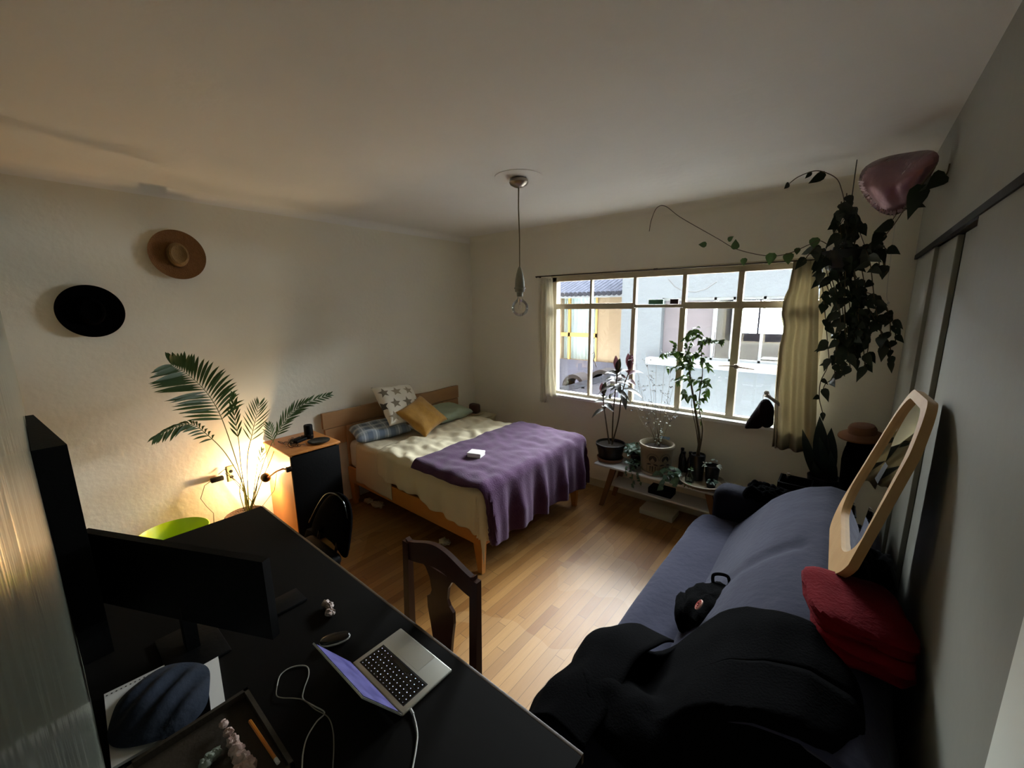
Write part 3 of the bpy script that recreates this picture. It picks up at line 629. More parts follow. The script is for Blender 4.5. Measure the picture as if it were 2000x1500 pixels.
build(MB().lathe(bc, [(0.017, 0.082), (0.019, 0.066), (0.028, 0.056), (0.043, 0.044), (0.055, 0.027), (0.061, 0.005), (0.060, -0.015), (0.052, -0.034), (0.038, -0.049), (0.019, -0.059), (0.001, -0.062)], 32), 'bulb', 'bulb', pl)
build(MB().tube([bc+V((0, 0, 0.07)), bc+V((0, 0, 0.02))], 0.004, 8).tube([bc+V((0, 0, 0.02)), bc+V((0.012, 0, 0.035)), bc+V((0.01, 0, -0.01)), bc+V((-0.01, 0, -0.01)), bc+V((-0.012, 0, 0.035)), bc+V((0, 0, 0.02))], 0.0012, 6), 'filament', 'metal', pl)

# ================================================================ HATS ON THE WALL
def hat(c, r, crown_r, crown_h, mats, label, tilt=0.0):
    h = thing('hat', c, label, 'hat')
    axv = (1, 0.0, 0.06+tilt)
    build(MB().lathe(c, [(crown_r*0.9, 0.012), (crown_r*1.15, 0.016), (r*0.8, 0.022), (r*0.97, 0.034), (r, 0.036), (r*0.97, 0.028), (r*0.8, 0.014), (crown_r, 0.006)], 56, axis=axv, sy=0.97), 'brim', mats[0], h)
    build(MB().lathe(c, [(crown_r*1.02, 0.012), (crown_r*0.98, crown_h*0.6), (crown_r*0.88, crown_h*0.95), (crown_r*0.72, crown_h), (crown_r*0.45, crown_h*0.82), (0.001, crown_h*0.76)], 40, axis=axv, sx=1.15, sy=0.88), 'crown', mats[1], h)
    build(MB().lathe(c, [(crown_r*1.04, 0.016), (crown_r*1.06, 0.018), (crown_r*1.03, 0.035), (crown_r*0.99, 0.035)], 40, axis=axv, sx=1.15, sy=0.88), 'band', mats[2], h)
    return h
hat((XL+0.005, 0.850, 2.43), 0.178, 0.075, 0.075, ('straw', 'straw_in', 'straw'), 'tan straw hat hung flat on the left wall, the upper one')
hat((XL+0.005, 0.336, 2.025), 0.172, 0.08, 0.07, ('black_cloth', 'black_cloth', 'black_cloth'), 'black round hat hung flat on the left wall, lower and nearer the camera')

# ================================================================ BED
bed = thing('bed', (-2.95, 2.72, 0), 'honey pine double bed frame with a rough plank headboard', 'bed')
by0, by1, bx0, bx1 = 1.98, 3.42, -3.88, -1.96
build(MB().box((bx0, by0, 0.245), (bx1, by0+0.028, 0.405), bev=0.004), 'side_rail', 'honey', bed)
build(MB().box((bx0, by1-0.028, 0.245), (bx1, by1, 0.405), bev=0.004), 'side_rail', 'honey', bed)
build(MB().box((bx1-0.03, by0, 0.24), (bx1, by1, 0.405), bev=0.004), 'foot_rail', 'honey', bed)
sl = MB()
for i in range(12): sl.box((bx0+0.06+i*0.155, by0+0.03, 0.35), (bx0+0.14+i*0.155, by1-0.03, 0.37))
build(sl, 'slats', 'honey', bed, False)
def tleg(x, y, dx):
    w0, w1 = 0.045, 0.022
    mb = MB(); a = [(x-w0, y-w0*.6, .25), (x+w0, y-w0*.6, .25), (x+w0, y+w0*.6, .25), (x-w0, y+w0*.6, .25)]
    b = [(x+dx-w1, y-w1*.8, 0), (x+dx+w1, y-w1*.8, 0), (x+dx+w1, y+w1*.8, 0), (x+dx-w1, y+w1*.8, 0)]
    return mb.hexa(b+a)
for (x, y, dx) in ((bx1-0.045, by0+0.03, 0.01), (bx1-0.045, by1-0.03, 0.01), (bx0+0.05, by0+0.03, 0), (bx0+0.05, by1-0.03, 0)):
    build(tleg(x, y, dx), 'leg', 'honey', bed, False)
def plank(y0, y1, z0, z1, amp, seed, x=-3.945, t=0.035):
    n = 26; top = []; 
    for i in range(n+1):
        u = i/n; top.append((x, y0+(y1-y0)*u, z1 + amp*noise.noise(V((u*3.3, seed, 0)))*1.6))
    pts = [(x, y0, z0), (x, y1, z0)] + top[::-1]
    return MB().prism(pts, (t, 0, 0))
hp = build(plank(1.785, 3.60, 0.845, 1.005, 0.016, 2), 'headboard_plank', 'pine', bed, False)
build(plank(1.80, 3.59, 0.66, 0.838, 0.003, 5), 'headboard_plank', 'pine', bed, False)
for y in (2.05, 3.35): build(MB().box((-3.91, y-0.04, 0), (-3.885, y+0.04, 0.84)), 'headboard_post', 'pine', bed, False)
mt_ = MB().rbox((-2.93, 2.70, 0.535), (0.955, 0.695, 0.15), 0.06, seg=4)
tag(build(mt_, 'mattress', 'mattress'), 'white mattress lying on the pine bed frame', 'mattress')

TOPZ = 0.70
def drape(corners, z_off, topz, ex, r, wave, nu, nv, seed, sag=0.006, wr=0.01, minz=0.02, out=0.0):
    """sheet with corners in flat (x,y); ex = (x0,x1,y0,y1) of the top it lies on"""
    c00, c10, c11, c01 = [V((*c, 0)) for c in corners]
    x0, x1, y0, y1 = ex
    def fn(u, v):
        p = c00*(1-u)*(1-v) + c10*u*(1-v) + c11*u*v + c01*(1-u)*v
        ed = V((noise.noise(V((u*4, v*4, seed))), noise.noise(V((u*4, v*4, seed+5))), 0))*0.03*(1 if min(u, 1-u, v, 1-v) < 0.2 else 0.2)
        p = p + ed
        cx = min(max(p.x, x0), x1); cy = min(max(p.y, y0), y1)
        o = V((p.x-cx, p.y-cy, 0)); s_ = o.length
        z = topz + z_off + sag*noise.noise(V((p.x*4, p.y*4, seed))) + wr*noise.noise(V((p.x*9+p.y*2, p.y*11, seed+2)))
        if s_ < 1e-6: return V((cx, cy, z))
        n = o/s_
        ang = min(s_/r, PI/2)
        hd = r*math.sin(ang); dn = r*(1-math.cos(ang)) + max(0, s_-r*PI/2)
        tpar = p.x*abs(n.y) + p.y*abs(n.x)
        k = min(1, max(0, (s_-r)/0.3)) * max(0.0, 1-2.6*min(abs(n.x), abs(n.y)))
        wv = wave*k*(math.sin(tpar*21+seed) + 0.6*math.sin(tpar*39+seed*2+1) + 1.2*noise.noise(V((tpar*6, 0, seed))))
        q = V((cx, cy, 0)) + n*(hd + wv + out*k)
        return V((q.x, q.y, max(z-dn, minz)))
    return MB().grid(fn, nu, nv)
EX = (-3.86, -1.99, 2.03, 3.37)
sh = drape([(-3.72, 1.60), (-3.10, 1.57), (-3.05, 3.45), (-3.60, 3.45)], 0.010, TOPZ-0.01, EX, 0.045, 0.004, 40, 110, 3, 0.004, 0.008, out=0.012)
tag(build(sh, 'bed_sheet', 'sheet', solid=0.003), 'pale folded sheet hanging over the near side of the bed by the pillows', 'sheet')
dv = drape([(-3.30, 1.755), (-1.52, 1.56), (-1.68, 3.66), (-3.42, 3.62)], 0.034, TOPZ-0.01, EX, 0.06, 0.016, 130, 130, 11, 0.016, 0.022, out=0.012)
tag(build(dv, 'duvet', 'duvet', solid=0.01), 'cream cotton duvet spread over the bed', 'duvet')
pb = drape([(-2.70, 1.89), (-1.44, 1.92), (-1.42, 3.64), (-2.74, 3.60)], 0.082, TOPZ-0.01, (EX[0], EX[1]+0.03, EX[2]-0.03, EX[3]+0.02), 0.075, 0.024, 130, 130, 21, 0.010, 0.012, out=0.035)
tag(build(pb, 'blanket', 'purple', solid=0.006), 'purple fleece blanket over the foot of the bed', 'blanket')
wb_ = az(930, 889, 0.775)
bx = thing('box', (wb_.x, wb_.y, 0.765), 'small white box lying on the purple blanket', 'box')
rot = Matrix.Rotation(0.35, 3, 'Z')
build(MB().rbox((wb_.x, wb_.y, 0.782), (0.062, 0.05, 0.014), 0.004, mtx=rot), 'box_base', 'white_card', bx)
build(MB().rbox((wb_.x, wb_.y, 0.80), (0.064, 0.052, 0.008), 0.004, mtx=rot), 'lid', 'white_card', bx)

def pillow(c, xdir, ydir, w, h, t, name, mt, label, cat, pinch=0.12, seed=0):
    c = V(c); X = V(xdir).normalized(); Yv = V(ydir); Yv = (Yv - X*Yv.dot(X)).normalized(); Z = X.cross(Yv)
    mb = MB()
    def side(sg):
        def fn(u, v):
            a, b = 2*u-1, 2*v-1
            k = (max(0, 1-a**4)*max(0, 1-b**4))**0.5
            pa = a*(1 - pinch*(1-a*a)*0 - pinch*(abs(a)**3)*(1-b*b)*1.0); pb = b*(1 - pinch*(abs(b)**3)*(1-a*a))
            th = t/2*k*(1+0.15*noise.noise(V((a*2+seed, b*2, sg))))
            return c + X*(pa*w/2) + Yv*(pb*h/2) + Z*(sg*th + 0.012*noise.noise(V((a*2, b*2+seed, 4))))
        return fn
    mb.grid(side(1), 24, 24); mb.grid(side(-1), 24, 24)
    bm_o = build(mb, name, mt); 
    me = bm_o.data; bm = bmesh.new(); bm.from_mesh(me); bmesh.ops.remove_doubles(bm, verts=bm.verts[:], dist=0.0008); bmesh.ops.recalc_face_normals(bm, faces=bm.faces[:]); bm.to_mesh(me); bm.free()
    return tag(bm_o, label, cat)
pillow((-3.69, 2.27, 0.775), (0.25, 1, 0.02), (-1, 0.2, 0.12), 0.58, 0.36, 0.13, 'pillow', 'plaid', 'blue checked pillow at the near end of the headboard', 'pillow', 0.05, 1)
pillow((-3.66, 3.15, 0.775), (-0.1, 1, -0.02), (-1, -0.1, 0.15), 0.60, 0.40, 0.13, 'pillow', 'green_cotton', 'pale green pillow at the far end of the headboard', 'pillow', 0.05, 2)
a, b, c, d = ax(720, 768, -3.80), ax(803, 756, -3.82), ax(842, 812, -3.52), ax(755, 822, -3.55)
ctr = (a+b+c+d)/4
pillow(ctr, (b-a)+(c-d), (a-d)+(b-c), 0.50, 0.50, 0.14, 'pillow', 'stars', 'white square pillow printed with grey and brown stars', 'pillow', 0.08, 3)
a, b, c, d = ax(763, 818, -3.55), ax(812, 777, -3.62), ax(880, 817, -3.38), ax(832, 850, -3.25)
ctr = (a+b+c+d)/4 + V((0.02, 0, 0.02))
pillow(ctr, (b-a)+(c-d), (a-d)+(b-c), 0.42, 0.42, 0.13, 'cushion', 'mustard', 'mustard yellow velvet cushion leaning on the star pillow', 'cushion', 0.10, 4)

# nightstand + items
ns = thing('nightstand', (-3.76, 3.77, 0), 'small cream painted nightstand in the corner beyond the bed', 'nightstand')
build(MB().box((-3.95, 3.62, 0.04), (-3.56, 3.93, 0.585), bev=0.004), 'body', 'cream_paint', ns)
build(MB().box((-3.955, 3.60, 0.585), (-3.54, 3.935, 0.605), bev=0.004), 'top', 'cream_paint', ns)
dr = build(MB().box((-3.56, 3.65, 0.43), (-3.545, 3.90, 0.57), bev=0.003), 'drawer', 'cream_paint', ns)
build(MB().sphere((-3.535, 3.775, 0.50), 0.012, 12), 'knob', 'metal', dr)
pc = V((-3.76, 3.76, 0.605))
tag(build(MB().lathe(pc, [(0.05, 0.0), (0.09, 0.006), (0.11, 0.014), (0.112, 0.018), (0.088, 0.012), (0.001, 0.009)], 32), 'saucer', 'cream_paint'), 'shallow pale dish on the corner nightstand', 'dish')
cl = MB(); cl.rbox((-3.775, 3.76, 0.685), (0.075, 0.05, 0.062), 0.03, seg=3)
ck = tag(build(cl, 'ornament', 'mauve'), 'reddish brown rounded ornament standing on the pale dish', 'ornament')

# ================================================================ DRESSER
dx0, dx1, dy0, dy1, dz = -3.945, -3.42, 1.262, 1.68, 0.86
ds = thing('cabinet', ((dx0+dx1)/2, (dy0+dy1)/2, 0), 'narrow orange wood cabinet with a black front beside the bed', 'cabinet')
cbm = MB(); cbm.box((dx0, dy0, 0.0), (dx1, dy0+0.02, dz-0.02)); cbm.box((dx0, dy1-0.02, 0), (dx1, dy1, dz-0.02)); cbm.box((dx0, dy0+.02, 0), (dx0+0.01, dy1-.02, dz-0.02)); cbm.box((dx0+.01, dy0+.02, 0.05), (dx1-0.005, dy1-.02, 0.07))
build(cbm, 'body', 'orange_wood', ds, False)
build(MB().box((dx0, dy0-0.012, dz-0.02), (dx1+0.012, dy1+0.012, dz), bev=0.004), 'top', 'orange_wood', ds)
build(MB().box((dx1-0.004, dy0+0.004, 0.02), (dx1+0.014, dy1-0.004, dz-0.03), bev=0.003), 'door', 'black', ds)
# things on the cabinet
cz = dz
p = az(604, 856, cz); 
sp_ = thing('speaker', (p.x, p.y, cz), 'black upright cylinder speaker on the cabinet top', 'speaker')
build(MB().lathe((p.x, p.y, cz), [(0.036, 0.0), (0.038, 0.006), (0.037, 0.12), (0.034, 0.128), (0.001, 0.129)], 28), 'housing', 'black', sp_)
build(MB().lathe((p.x, p.y, cz+0.03), [(0.0382, 0.0), (0.0386, 0.002), (0.0386, 0.01), (0.0382, 0.012)], 28), 'ring', 'black_gloss', sp_)
p = az(610, 866, cz)
tr = MB().lathe((p.x+0.02, p.y+0.05, cz), [(0.07, 0), (0.09, 0.012), (0.092, 0.02), (0.075, 0.01), (0.001, 0.006)], 28)
tag(build(tr, 'dish', 'black_gloss'), 'glossy black dish on the cabinet beside the cylinder speaker', 'dish')
p = az(592, 858, cz)
tag(build(MB().lathe((p.x, p.y, cz), [(0.014, 0), (0.016, 0.005), (0.016, 0.03), (0.013, 0.036), (0.001, 0.037)], 16), 'small_jar', 'terracotta'), 'small orange-brown pot on the cabinet left of the speaker', 'jar')
random.seed(5)
g = MB(); 
for k in range(7):
    c = az(568+random.uniform(-10, 14), 868+random.uniform(-5, 6), cz)+V((0, 0, 0.006+0.004*k)); rr = random.uniform(0.03, 0.06)
    g.tube([c+V((rr*math.cos(t)*1.1, rr*0.7*math.sin(t+k), 0.008*math.sin(2*t+k)+0.003)) for t in [2*PI*i/26 for i in range(24)]], 0.0028, 6)
tag(build(g, 'cable', 'black_gloss'), 'tangle of shiny black cable coiled on the cabinet corner', 'cable')
for (x, y, hh, lb) in ((583, 862, 0.03, 'flat black case lying on the cabinet next to the cable tangle'),):
    p = az(x, y, cz)
    tag(build(MB().rbox((p.x, p.y, cz+0.013), (0.045, 0.06, 0.013), 0.006, mtx=Matrix.Rotation(0.4, 3, 'Z')), 'case', 'black'), lb, 'case')
# clip lamp
lp = thing('clip_lamp', (-3.43, 1.25, 0.72), 'small clip spotlight on the cabinet side shining at the wall', 'lamp')
H = V((-3.72, 1.17, 0.60)); ld = V((-1, 0.0, 0.10)).normalized()
build(MB().rbox((-3.42, 1.245, 0.735), (0.016, 0.022, 0.02), 0.006), 'clamp', 'steel_dark', lp)
build(MB().tube([(-3.42, 1.235, 0.735), (-3.45, 1.215, 0.742), (-3.55, 1.195, 0.70), (-3.64, 1.18, 0.645), H], 0.008, 10), 'arm', 'copper', lp)
build(MB().lathe(H-ld*0.0, [(0.012, -0.02), (0.03, -0.012), (0.036, 0.0), (0.038, 0.035), (0.0355, 0.035), (0.034, 0.0), (0.028, -0.008), (0.001, -0.012)], 28, axis=ld), 'shade', 'steel_dark', lp)
build(MB().sphere(H+ld*0.018, 0.012, 12), 'bulb', 'white_ceramic', lp)
L = bpy.data.lights.new('clip_lamp_light', 'POINT'); L.energy = 17.0; L.color = (1.0, 0.70, 0.36); L.shadow_soft_size = 0.03
lo = bpy.data.objects.new('clip_lamp_light', L); COL.objects.link(lo); lo.location = H + ld*0.068
lo.parent = lp; lo.location = lo.location - WL[lp.name]
tag(build(MB().tube([(-3.44, 1.248, 0.74), (-3.50, 1.235, 0.755), (-3.60, 1.22, 0.70), (-3.66, 1.2, 0.5), (-3.74, 1.14, 0.38), (-3.80, 1.1, 0.3), (-3.78, 1.12, 0.12), (-3.8, 1.0, 0.01)], 0.0025, 6), 'cable', 'cable'), 'thin lamp cable drooping in front of the orange cabinet side', 'cable')

# wall socket, adapter
a, b = ax(442, 913, XL), ax(460, 936, XL)
so = thing('wall_socket', (XL, (a.y+b.y)/2, b.z), 'cream double wall socket behind the palm stems', 'socket')
build(MB().box((XL, a.y, b.z-0.005), (XL+0.01, b.y, a.z+0.005), bev=0.004), 'plate', 'plate', so)
yc, zc_ = (a.y+b.y)/2, (a.z+b.z)/2
for dzz in (-0.028, 0.022): build(MB().lathe((XL+0.01, yc, zc_+dzz), [(0.014, 0.0), (0.014, 0.002), (0.010, 0.003), (0.001, 0.0035)], 16, axis=(1, 0, 0)), 'outlet', 'black', so)
a = ax(424, 936, XL+0.04)
tag(build(MB().rbox(a, (0.02, 0.045, 0.018), 0.006), 'power_adapter', 'black'), 'black power adapter plugged in left of the wall socket', 'adapter')
b = ax(432, 925, XL+0.03)
tag(build(MB().tube([a+V((0, -0.04, 0)), a+V((0.01, -0.09, -0.02)), a+V((0.01, -0.13, -0.12)), a+V((0.01, -0.1, -0.2)), a+V((0, -0.06, -0.28)), a+V((0, -0.08, -0.5)), a+V((0.0, -0.05, -0.63))], 0.003, 6), 'cable', 'cable'), 'grey cable dropping from the power adapter down the wall', 'cable')
tag(build(MB().tube([b+V((0, -0.02, 0)), b+V((0, 0.03, 0.03)), b+V((0.02, 0.05, -0.02)), b+V((0.03, 0.13, -0.2)), b+V((0.04, 0.2, -0.36)), b+V((0.02, 0.23, -0.6))], 0.003, 6), 'cable', 'cable_dark'), 'black cable running from the socket into the palm pot', 'cable')

# ================================================================ PALM
pp_ = thing('potted_palm', (-3.76, 1.0, 0), 'tall potted palm with feathery fronds against the lamp-lit wall', 'plant')
pc = V((-3.75, 0.99, 0))
build(MB().lathe(pc, [(0.10, 0.0), (0.125, 0.02), (0.145, 0.2), (0.15, 0.335), (0.142, 0.34), (0.135, 0.30), (0.001, 0.295)], 32), 'pot', 'wicker', pp_)
build(MB().lathe(pc, [(0.132, 0.29), (0.132, 0.305), (0.06, 0.318), (0.001, 0.32)], 24), 'soil', 'soil', pp_)
def P(x, y, X=-3.72): return ax(x, y, X)
def catmull(pts, n=6):
    pts = [V(p) for p in pts]; out = []
    for i in range(len(pts)-1):
        p0 = pts[max(i-1, 0)]; p1 = pts[i]; p2 = pts[i+1]; p3 = pts[min(i+2, len(pts)-1)]
        for k in range(n):
            t = k/n
            out.append(0.5*((2*p1) + (p2-p0)*t + (2*p0-5*p1+4*p2-p3)*t*t + (3*p1-p0-3*p2+p3)*t**3))
    out.append(pts[-1]); return out
def frond(px, X0, X1, start, ln, wd, mi, angle, n=17, droop=0.25, flip=1, both=True, name='frond', lr=1.0):
    k = len(px); pts = [ax(x, y, X0+(X1-X0)*i/(k-1)) for i, (x, y) in enumerate(px)]
    cp = catmull(pts, 8); mb = MB()
    mb.tube(cp, [0.0045*(1-0.75*i/(len(cp)-1)) for i in range(len(cp))], 6, mi=1)
    s0 = int(start*(len(cp)-1))
    nrm = V((1, 0, 0.15))
    for i in range(n):
        t = i/(n-1); idx = s0 + t*(len(cp)-1-s0); i0 = min(int(idx), len(cp)-2)
        p = cp[i0].lerp(cp[i0+1], idx-i0); d = (cp[i0+1]-cp[i0]).normalized()
        sd = nrm.cross(d).normalized()
        l = ln*(0.55+0.45*math.sin(PI*min(1, t*0.9+0.15)))*(1-0.25*t)
        for sg in ((1, -1) if both else (1,)):
            an = angle*(1-0.35*t)
            dd = d*math.cos(an) + sd*sg*math.sin(an) + V((random.uniform(-.25, .25), random.uniform(-.05, .05), random.uniform(-.05, .05)))
            mb.leaf(p, dd, nrm, l*(lr if sg < 0 else 1), wd, 0, droop*(1.4 if sg*flip < 0 else 0.5), 6, 0.15)
    return build(mb, name, ['leaf' if mi == 0 else mi, 'stem'], pp_)
random.seed(11)
base = (484, 1000)
frond([base, (470, 930), (447, 855), (425, 800), (398, 760), (362, 728), (335, 712)], -3.75, -3.45, 0.45, 0.30, 0.022, 0, 1.05, 26, 0.2)
frond([base, (474, 945), (440, 885), (400, 845), (372, 828), (338, 836), (305, 853)], -3.76, -3.62, 0.45, 0.13, 0.016, 0, 0.75, 20, 0.5)
frond([(486, 998), (483, 900), (492, 850), (500, 815), (506, 790)], -3.74, -3.80, 0.45, 0.17, 0.010, 0, 0.75, 11, -0.1)
frond([(488, 996), (508, 925), (524, 880), (540, 850), (562, 815), (592, 790), (640, 772)], -3.70, -3.50, 0.52, 0.14, 0.014, 0, 0.55, 20, 0.1)
frond([(487, 998), (472, 920), (466, 860), (458, 815), (455, 775)], -3.70, -3.62, 0.55, 0.14, 0.015, 'leaf_bright', 0.4, 9, 0.1)
frond([(490, 996), (500, 960), (506, 920), (512, 880)], -3.68, -3.72, 0.8, 0.10, 0.008, 0, 0.4, 4, 0.2)
frond([(490, 996), (515, 930), (535, 880), (532, 855), (525, 830)], -3.72, -3.78, 0.7, 0.12, 0.010, 0, 0.6, 7, 0.2)
for q in ([(480, 1000), (476, 960), (462, 940), (440, 925)], [(492, 998), (497, 950), (503, 905)], [(478, 998), (468, 960), (474, 930)]):
    build(MB().tube(catmull([P(*z_) for z_ in q]), 0.003, 6), 'stem', 'stem', pp_)

# lime basin on the floor (on an upturned crate hidden by the desk)
a, b = az(275, 1052, 0.42), az(388, 1016, 0.42)
c = V((-3.69, (a.y+b.y)/2+0.0, 0))
bs = MB().lathe(c, [(0.14, 0.25), (0.17, 0.255), (0.205, 0.40), (0.215, 0.42), (0.222, 0.415), (0.21, 0.385), (0.172, 0.235), (0.001, 0.235)], 44)
tag(build(bs, 'basin', 'lime'), 'lime green plastic basin between the desk and the left wall', 'basin')
tag(build(MB().box((-3.84, c.y-0.15, 0.0), (-3.54, c.y+0.15, 0.234), bev=0.008), 'crate', 'black'), 'dark crate under the lime green basin', 'crate')

# ================================================================ DESK
dk = thing('desk', (-1.66, 0.42, 0), 'large dark brown desk filling the lower left corner', 'desk')
Dx0, Dx1, Dy0, Dy1, Dz = -2.868, -0.46, 0.0, 0.858, 0.75
build(MB().hexa([(Dx0, near_y(Dx0)+0.0004, Dz-0.032), (Dx1, near_y(Dx1)+0.0004, Dz-0.032), (Dx1, Dy1-0.008, Dz-0.032), (Dx0, Dy1-0.008, Dz-0.032),
                 (Dx0, near_y(Dx0)+0.0004, Dz), (Dx1, near_y(Dx1)+0.0004, Dz), (Dx1, Dy1-0.008, Dz), (Dx0, Dy1-0.008, Dz)]), 'desk_top', 'desk', dk, False)
build(MB().box((Dx0, Dy1-0.008, Dz-0.034), (Dx1, Dy1+0.004, Dz+0.0005), bev=0.002), 'edge_strip', 'desk_edge', dk)
for x in (Dx0+0.05, Dx1-0.10):
    for y in (0.04, Dy1-0.09): build(MB().box((x, y, 0), (x+0.05, y+0.05, Dz-0.033)), 'leg', 'desk', dk, False)
build(MB().box((Dx0+0.1, 0.05, 0.60), (Dx1-0.1, 0.075, Dz-0.033)), 'apron', 'desk', dk, False)
Z0 = Dz + 0.001
# laptop
lx0, lx1, ly0, ly1 = -1.262, -0.957, 0.591, 0.802
lap = thing('laptop', ((lx0+lx1)/2, (ly0+ly1)/2, Z0), 'open silver laptop with a lit keyboard on the dark desk', 'laptop')
build(MB().rbox(((lx0+lx1)/2, (ly0+ly1)/2, Z0+0.006), ((lx1-lx0)/2, (ly1-ly0)/2, 0.006), 0.0055, seg=3), 'base', 'silver', lap)
zk = Z0+0.0122
kx0, kx1, ky0, ky1 = lx0+0.020, lx1-0.020, ly0+0.018, ly0+0.118
build(MB().box((kx0, ky0, zk-0.002), (kx1, ky1, zk+0.0004)), 'keyboard_well', 'key', lap, False)
rows = [14, 14, 14, 13, 12, 9]
random.seed(3)
kbk = MB(); lg = MB()
y = ky0+0.003
for r_, nk in enumerate(rows):
    kh = 0.009 if r_ == 0 else 0.0155
    xw = (kx1-kx0-0.006)/nk
    for i in range(nk):
        if r_ == 5:
            wds = [1, 1, 1.2, 1.3, 5.2, 1.3, 1.0, 1, 1]; tot = sum(wds); xa = kx1-0.003-(kx1-kx0-0.006)*sum(wds[:i])/tot; xb_ = xa-(kx1-kx0-0.006)*wds[i]/tot
        else: xa = kx1-0.003-xw*i; xb_ = xa-xw
        kbk.box((xb_+0.001, y, zk), (xa-0.001, y+kh-0.002, zk+0.0012))
        mx, my = (xa+xb_)/2, y+kh/2-0.001
        if not (r_ == 5 and i == 4):
            s1 = 0.0014 if r_ else 0.0009; k1 = random.uniform(0.7, 1.5)
            lg.box((mx-s1*k1, my-s1, zk+0.0012), (mx+s1*k1, my+s1, zk+0.0014))
    y += kh+0.0012
ko = build(kbk, 'keys', 'black_gloss', lap, False)
build(lg, 'key_legends', 'key_light', ko, False)
build(MB().box(((lx0+lx1)/2-0.065, ly0+0.128, zk-0.0015), ((lx0+lx1)/2+0.065, ly1-0.006, zk+0.0003)), 'trackpad', 'silver', lap, False)
th = math.radians(125-90); hv = V((0, -math.sin(th), math.cos(th))); hn = V((0, math.cos(th), math.sin(th)))
Hg = V((0, ly0+0.002, Z0+0.010))
def lidp(x, s_, o): return V((x, 0, 0)) + Hg + hv*s_ + hn*o
def slab(x0, x1, s0, s1, o0, o1):
    return MB().hexa([lidp(x0, s0, o0), lidp(x1, s0, o0), lidp(x1, s1, o0), lidp(x0, s1, o0), lidp(x0, s0, o1), lidp(x1, s0, o1), lidp(x1, s1, o1), lidp(x0, s1, o1)])
li = build(slab(lx0, lx1, 0.004, 0.214, -0.005, 0.0), 'lid', 'silver', lap, False)
build(slab(lx0+0.002, lx1-0.002, 0.006, 0.212, 0.0, 0.0006), 'bezel', 'black_gloss', li, False)
build(slab(lx0+0.008, lx1-0.008, 0.020, 0.205, 0.0006, 0.001), 'screen', 'screen', li, False)
# charger cable of laptop
p = [(795, 1392), (805, 1405), (815, 1430), (813, 1460), (806, 1500), (795, 1560)]
cbp = [az(x, y, Z0+0.004) for x, y in p]; cbp[0] = V((lx1+0.001, ly0+0.03, Z0+0.006)); 
tag(build(MB().tube(catmull([cbp[0], cbp[0]+V((0.02, -0.004, -0.001))] + cbp[2:]), 0.0026, 8).tube([cbp[0], cbp[0]+V((0.02, -0.004, -0.001))], 0.0045, 8), 'charging_cable', 'white_cable'), 'white charging cable plugged into the laptop side', 'cable')
p = [(541, 1340), (548, 1318), (570, 1303), (598, 1301), (603, 1318), (594, 1345), (592, 1365), (612, 1378), (634, 1392), (618, 1410), (600, 1440), (592, 1470), (590, 1500), (588, 1540)]
tag(build(MB().tube(catmull([az(x, y, Z0+0.0025) for x, y in p]), 0.002, 8), 'cable', 'white_cable'), 'thin white cable looping left of the laptop', 'cable')
p = [(541, 1340), (540, 1358), (552, 1363), (575, 1364), (594, 1368), (615, 1385), (640, 1400), (650, 1425), (652, 1460), (650, 1500), (649, 1540)]
tag(build(MB().tube(catmull([az(x, y, Z0+0.006) for x, y in p]), 0.0016, 8), 'cable', 'cable'), 'fainter grey cable crossing the white looped cable', 'cable')
# mouse
mc = az(655, 1253, Z0); 
ms = thing('mouse', (mc.x, mc.y, Z0), 'low glossy black and white computer mouse above the laptop screen', 'mouse')
rz = Matrix.Rotation(-0.5, 3, 'Z')
build(MB().blob(mc+V((0, 0, 0.010)), (0.028, 0.056, 0.012), 0, 1, 0, 24, p=2.3, mtx=rz), 'body', 'white_ceramic', ms)
build(MB().blob(mc+V((0, 0, 0.016)), (0.027, 0.055, 0.011), 0, 1, 0, 24, p=2.3, mtx=rz), 'top_shell', 'black_gloss', ms)
# crystal
cc = az(641, 1195, Z0); cm = MB(); random.seed(8)
for k in range(9):
    o = V((random.uniform(-.034, .034), random.uniform(-.02, .02), 0.012+random.uniform(0, .014)))
    cm.blob(cc+o, (random.uniform(.016, .026), random.uniform(.012, .02), random.uniform(.012, .02)), 0.35, 3, k, 12, p=1.4, flat=False)
tag(build(cm, 'mineral', 'crystal', smooth=False), 'rough pinkish crystal lump on the desk beyond the mouse', 'stone')
# tall black panel and monitor
def hq(x, y, z): return az(x, y, z)
A1, B1 = az(65, 810, 1.58), az(131, 868, 1.58)
mb = MB(); t0 = (B1-A1).normalized(); nn_ = V((-t0.y, t0.x, 0)); 
if nn_.y > 0: nn_ = -nn_
wy = lambda p: V((p.x, near_y(p.x)+0.002, p.z))
A1b, B1b = wy(A1), wy(B1)
A1f = V((A1.x, max(A1.y, A1b.y+0.02), A1.z))
mb.hexa([V((A1f.x, A1f.y, Dz+0.002)), V((B1.x, B1.y, Dz+0.002)), V((B1b.x, B1b.y, Dz+0.002)), V((A1b.x, A1b.y, Dz+0.002)), A1f, B1, B1b, A1b])
tag(build(mb, 'display_panel', 'black', None, False), 'tall black slab standing on the desk against the near wall', 'panel')
A2, B2 = az(166, 1030, 1.2), az(526, 1088, 1.2)
t0 = (B2-A2); t0n = t0.normalized(); nn_ = V((t0n.y, -t0n.x, 0)); A2 = A2+t0n*0.02
mo = thing('monitor', ((A2+B2)/2).xy.to_3d()+V((0, 0, Z0)), 'wide black monitor turned diagonally on the desk, seen from behind', 'monitor')
dn = V((0, 0, -0.30))
mo_b = MB().hexa([A2+dn, B2+dn, B2+dn+nn_*0.03, A2+dn+nn_*0.03, A2, B2, B2+nn_*0.03, A2+nn_*0.03])
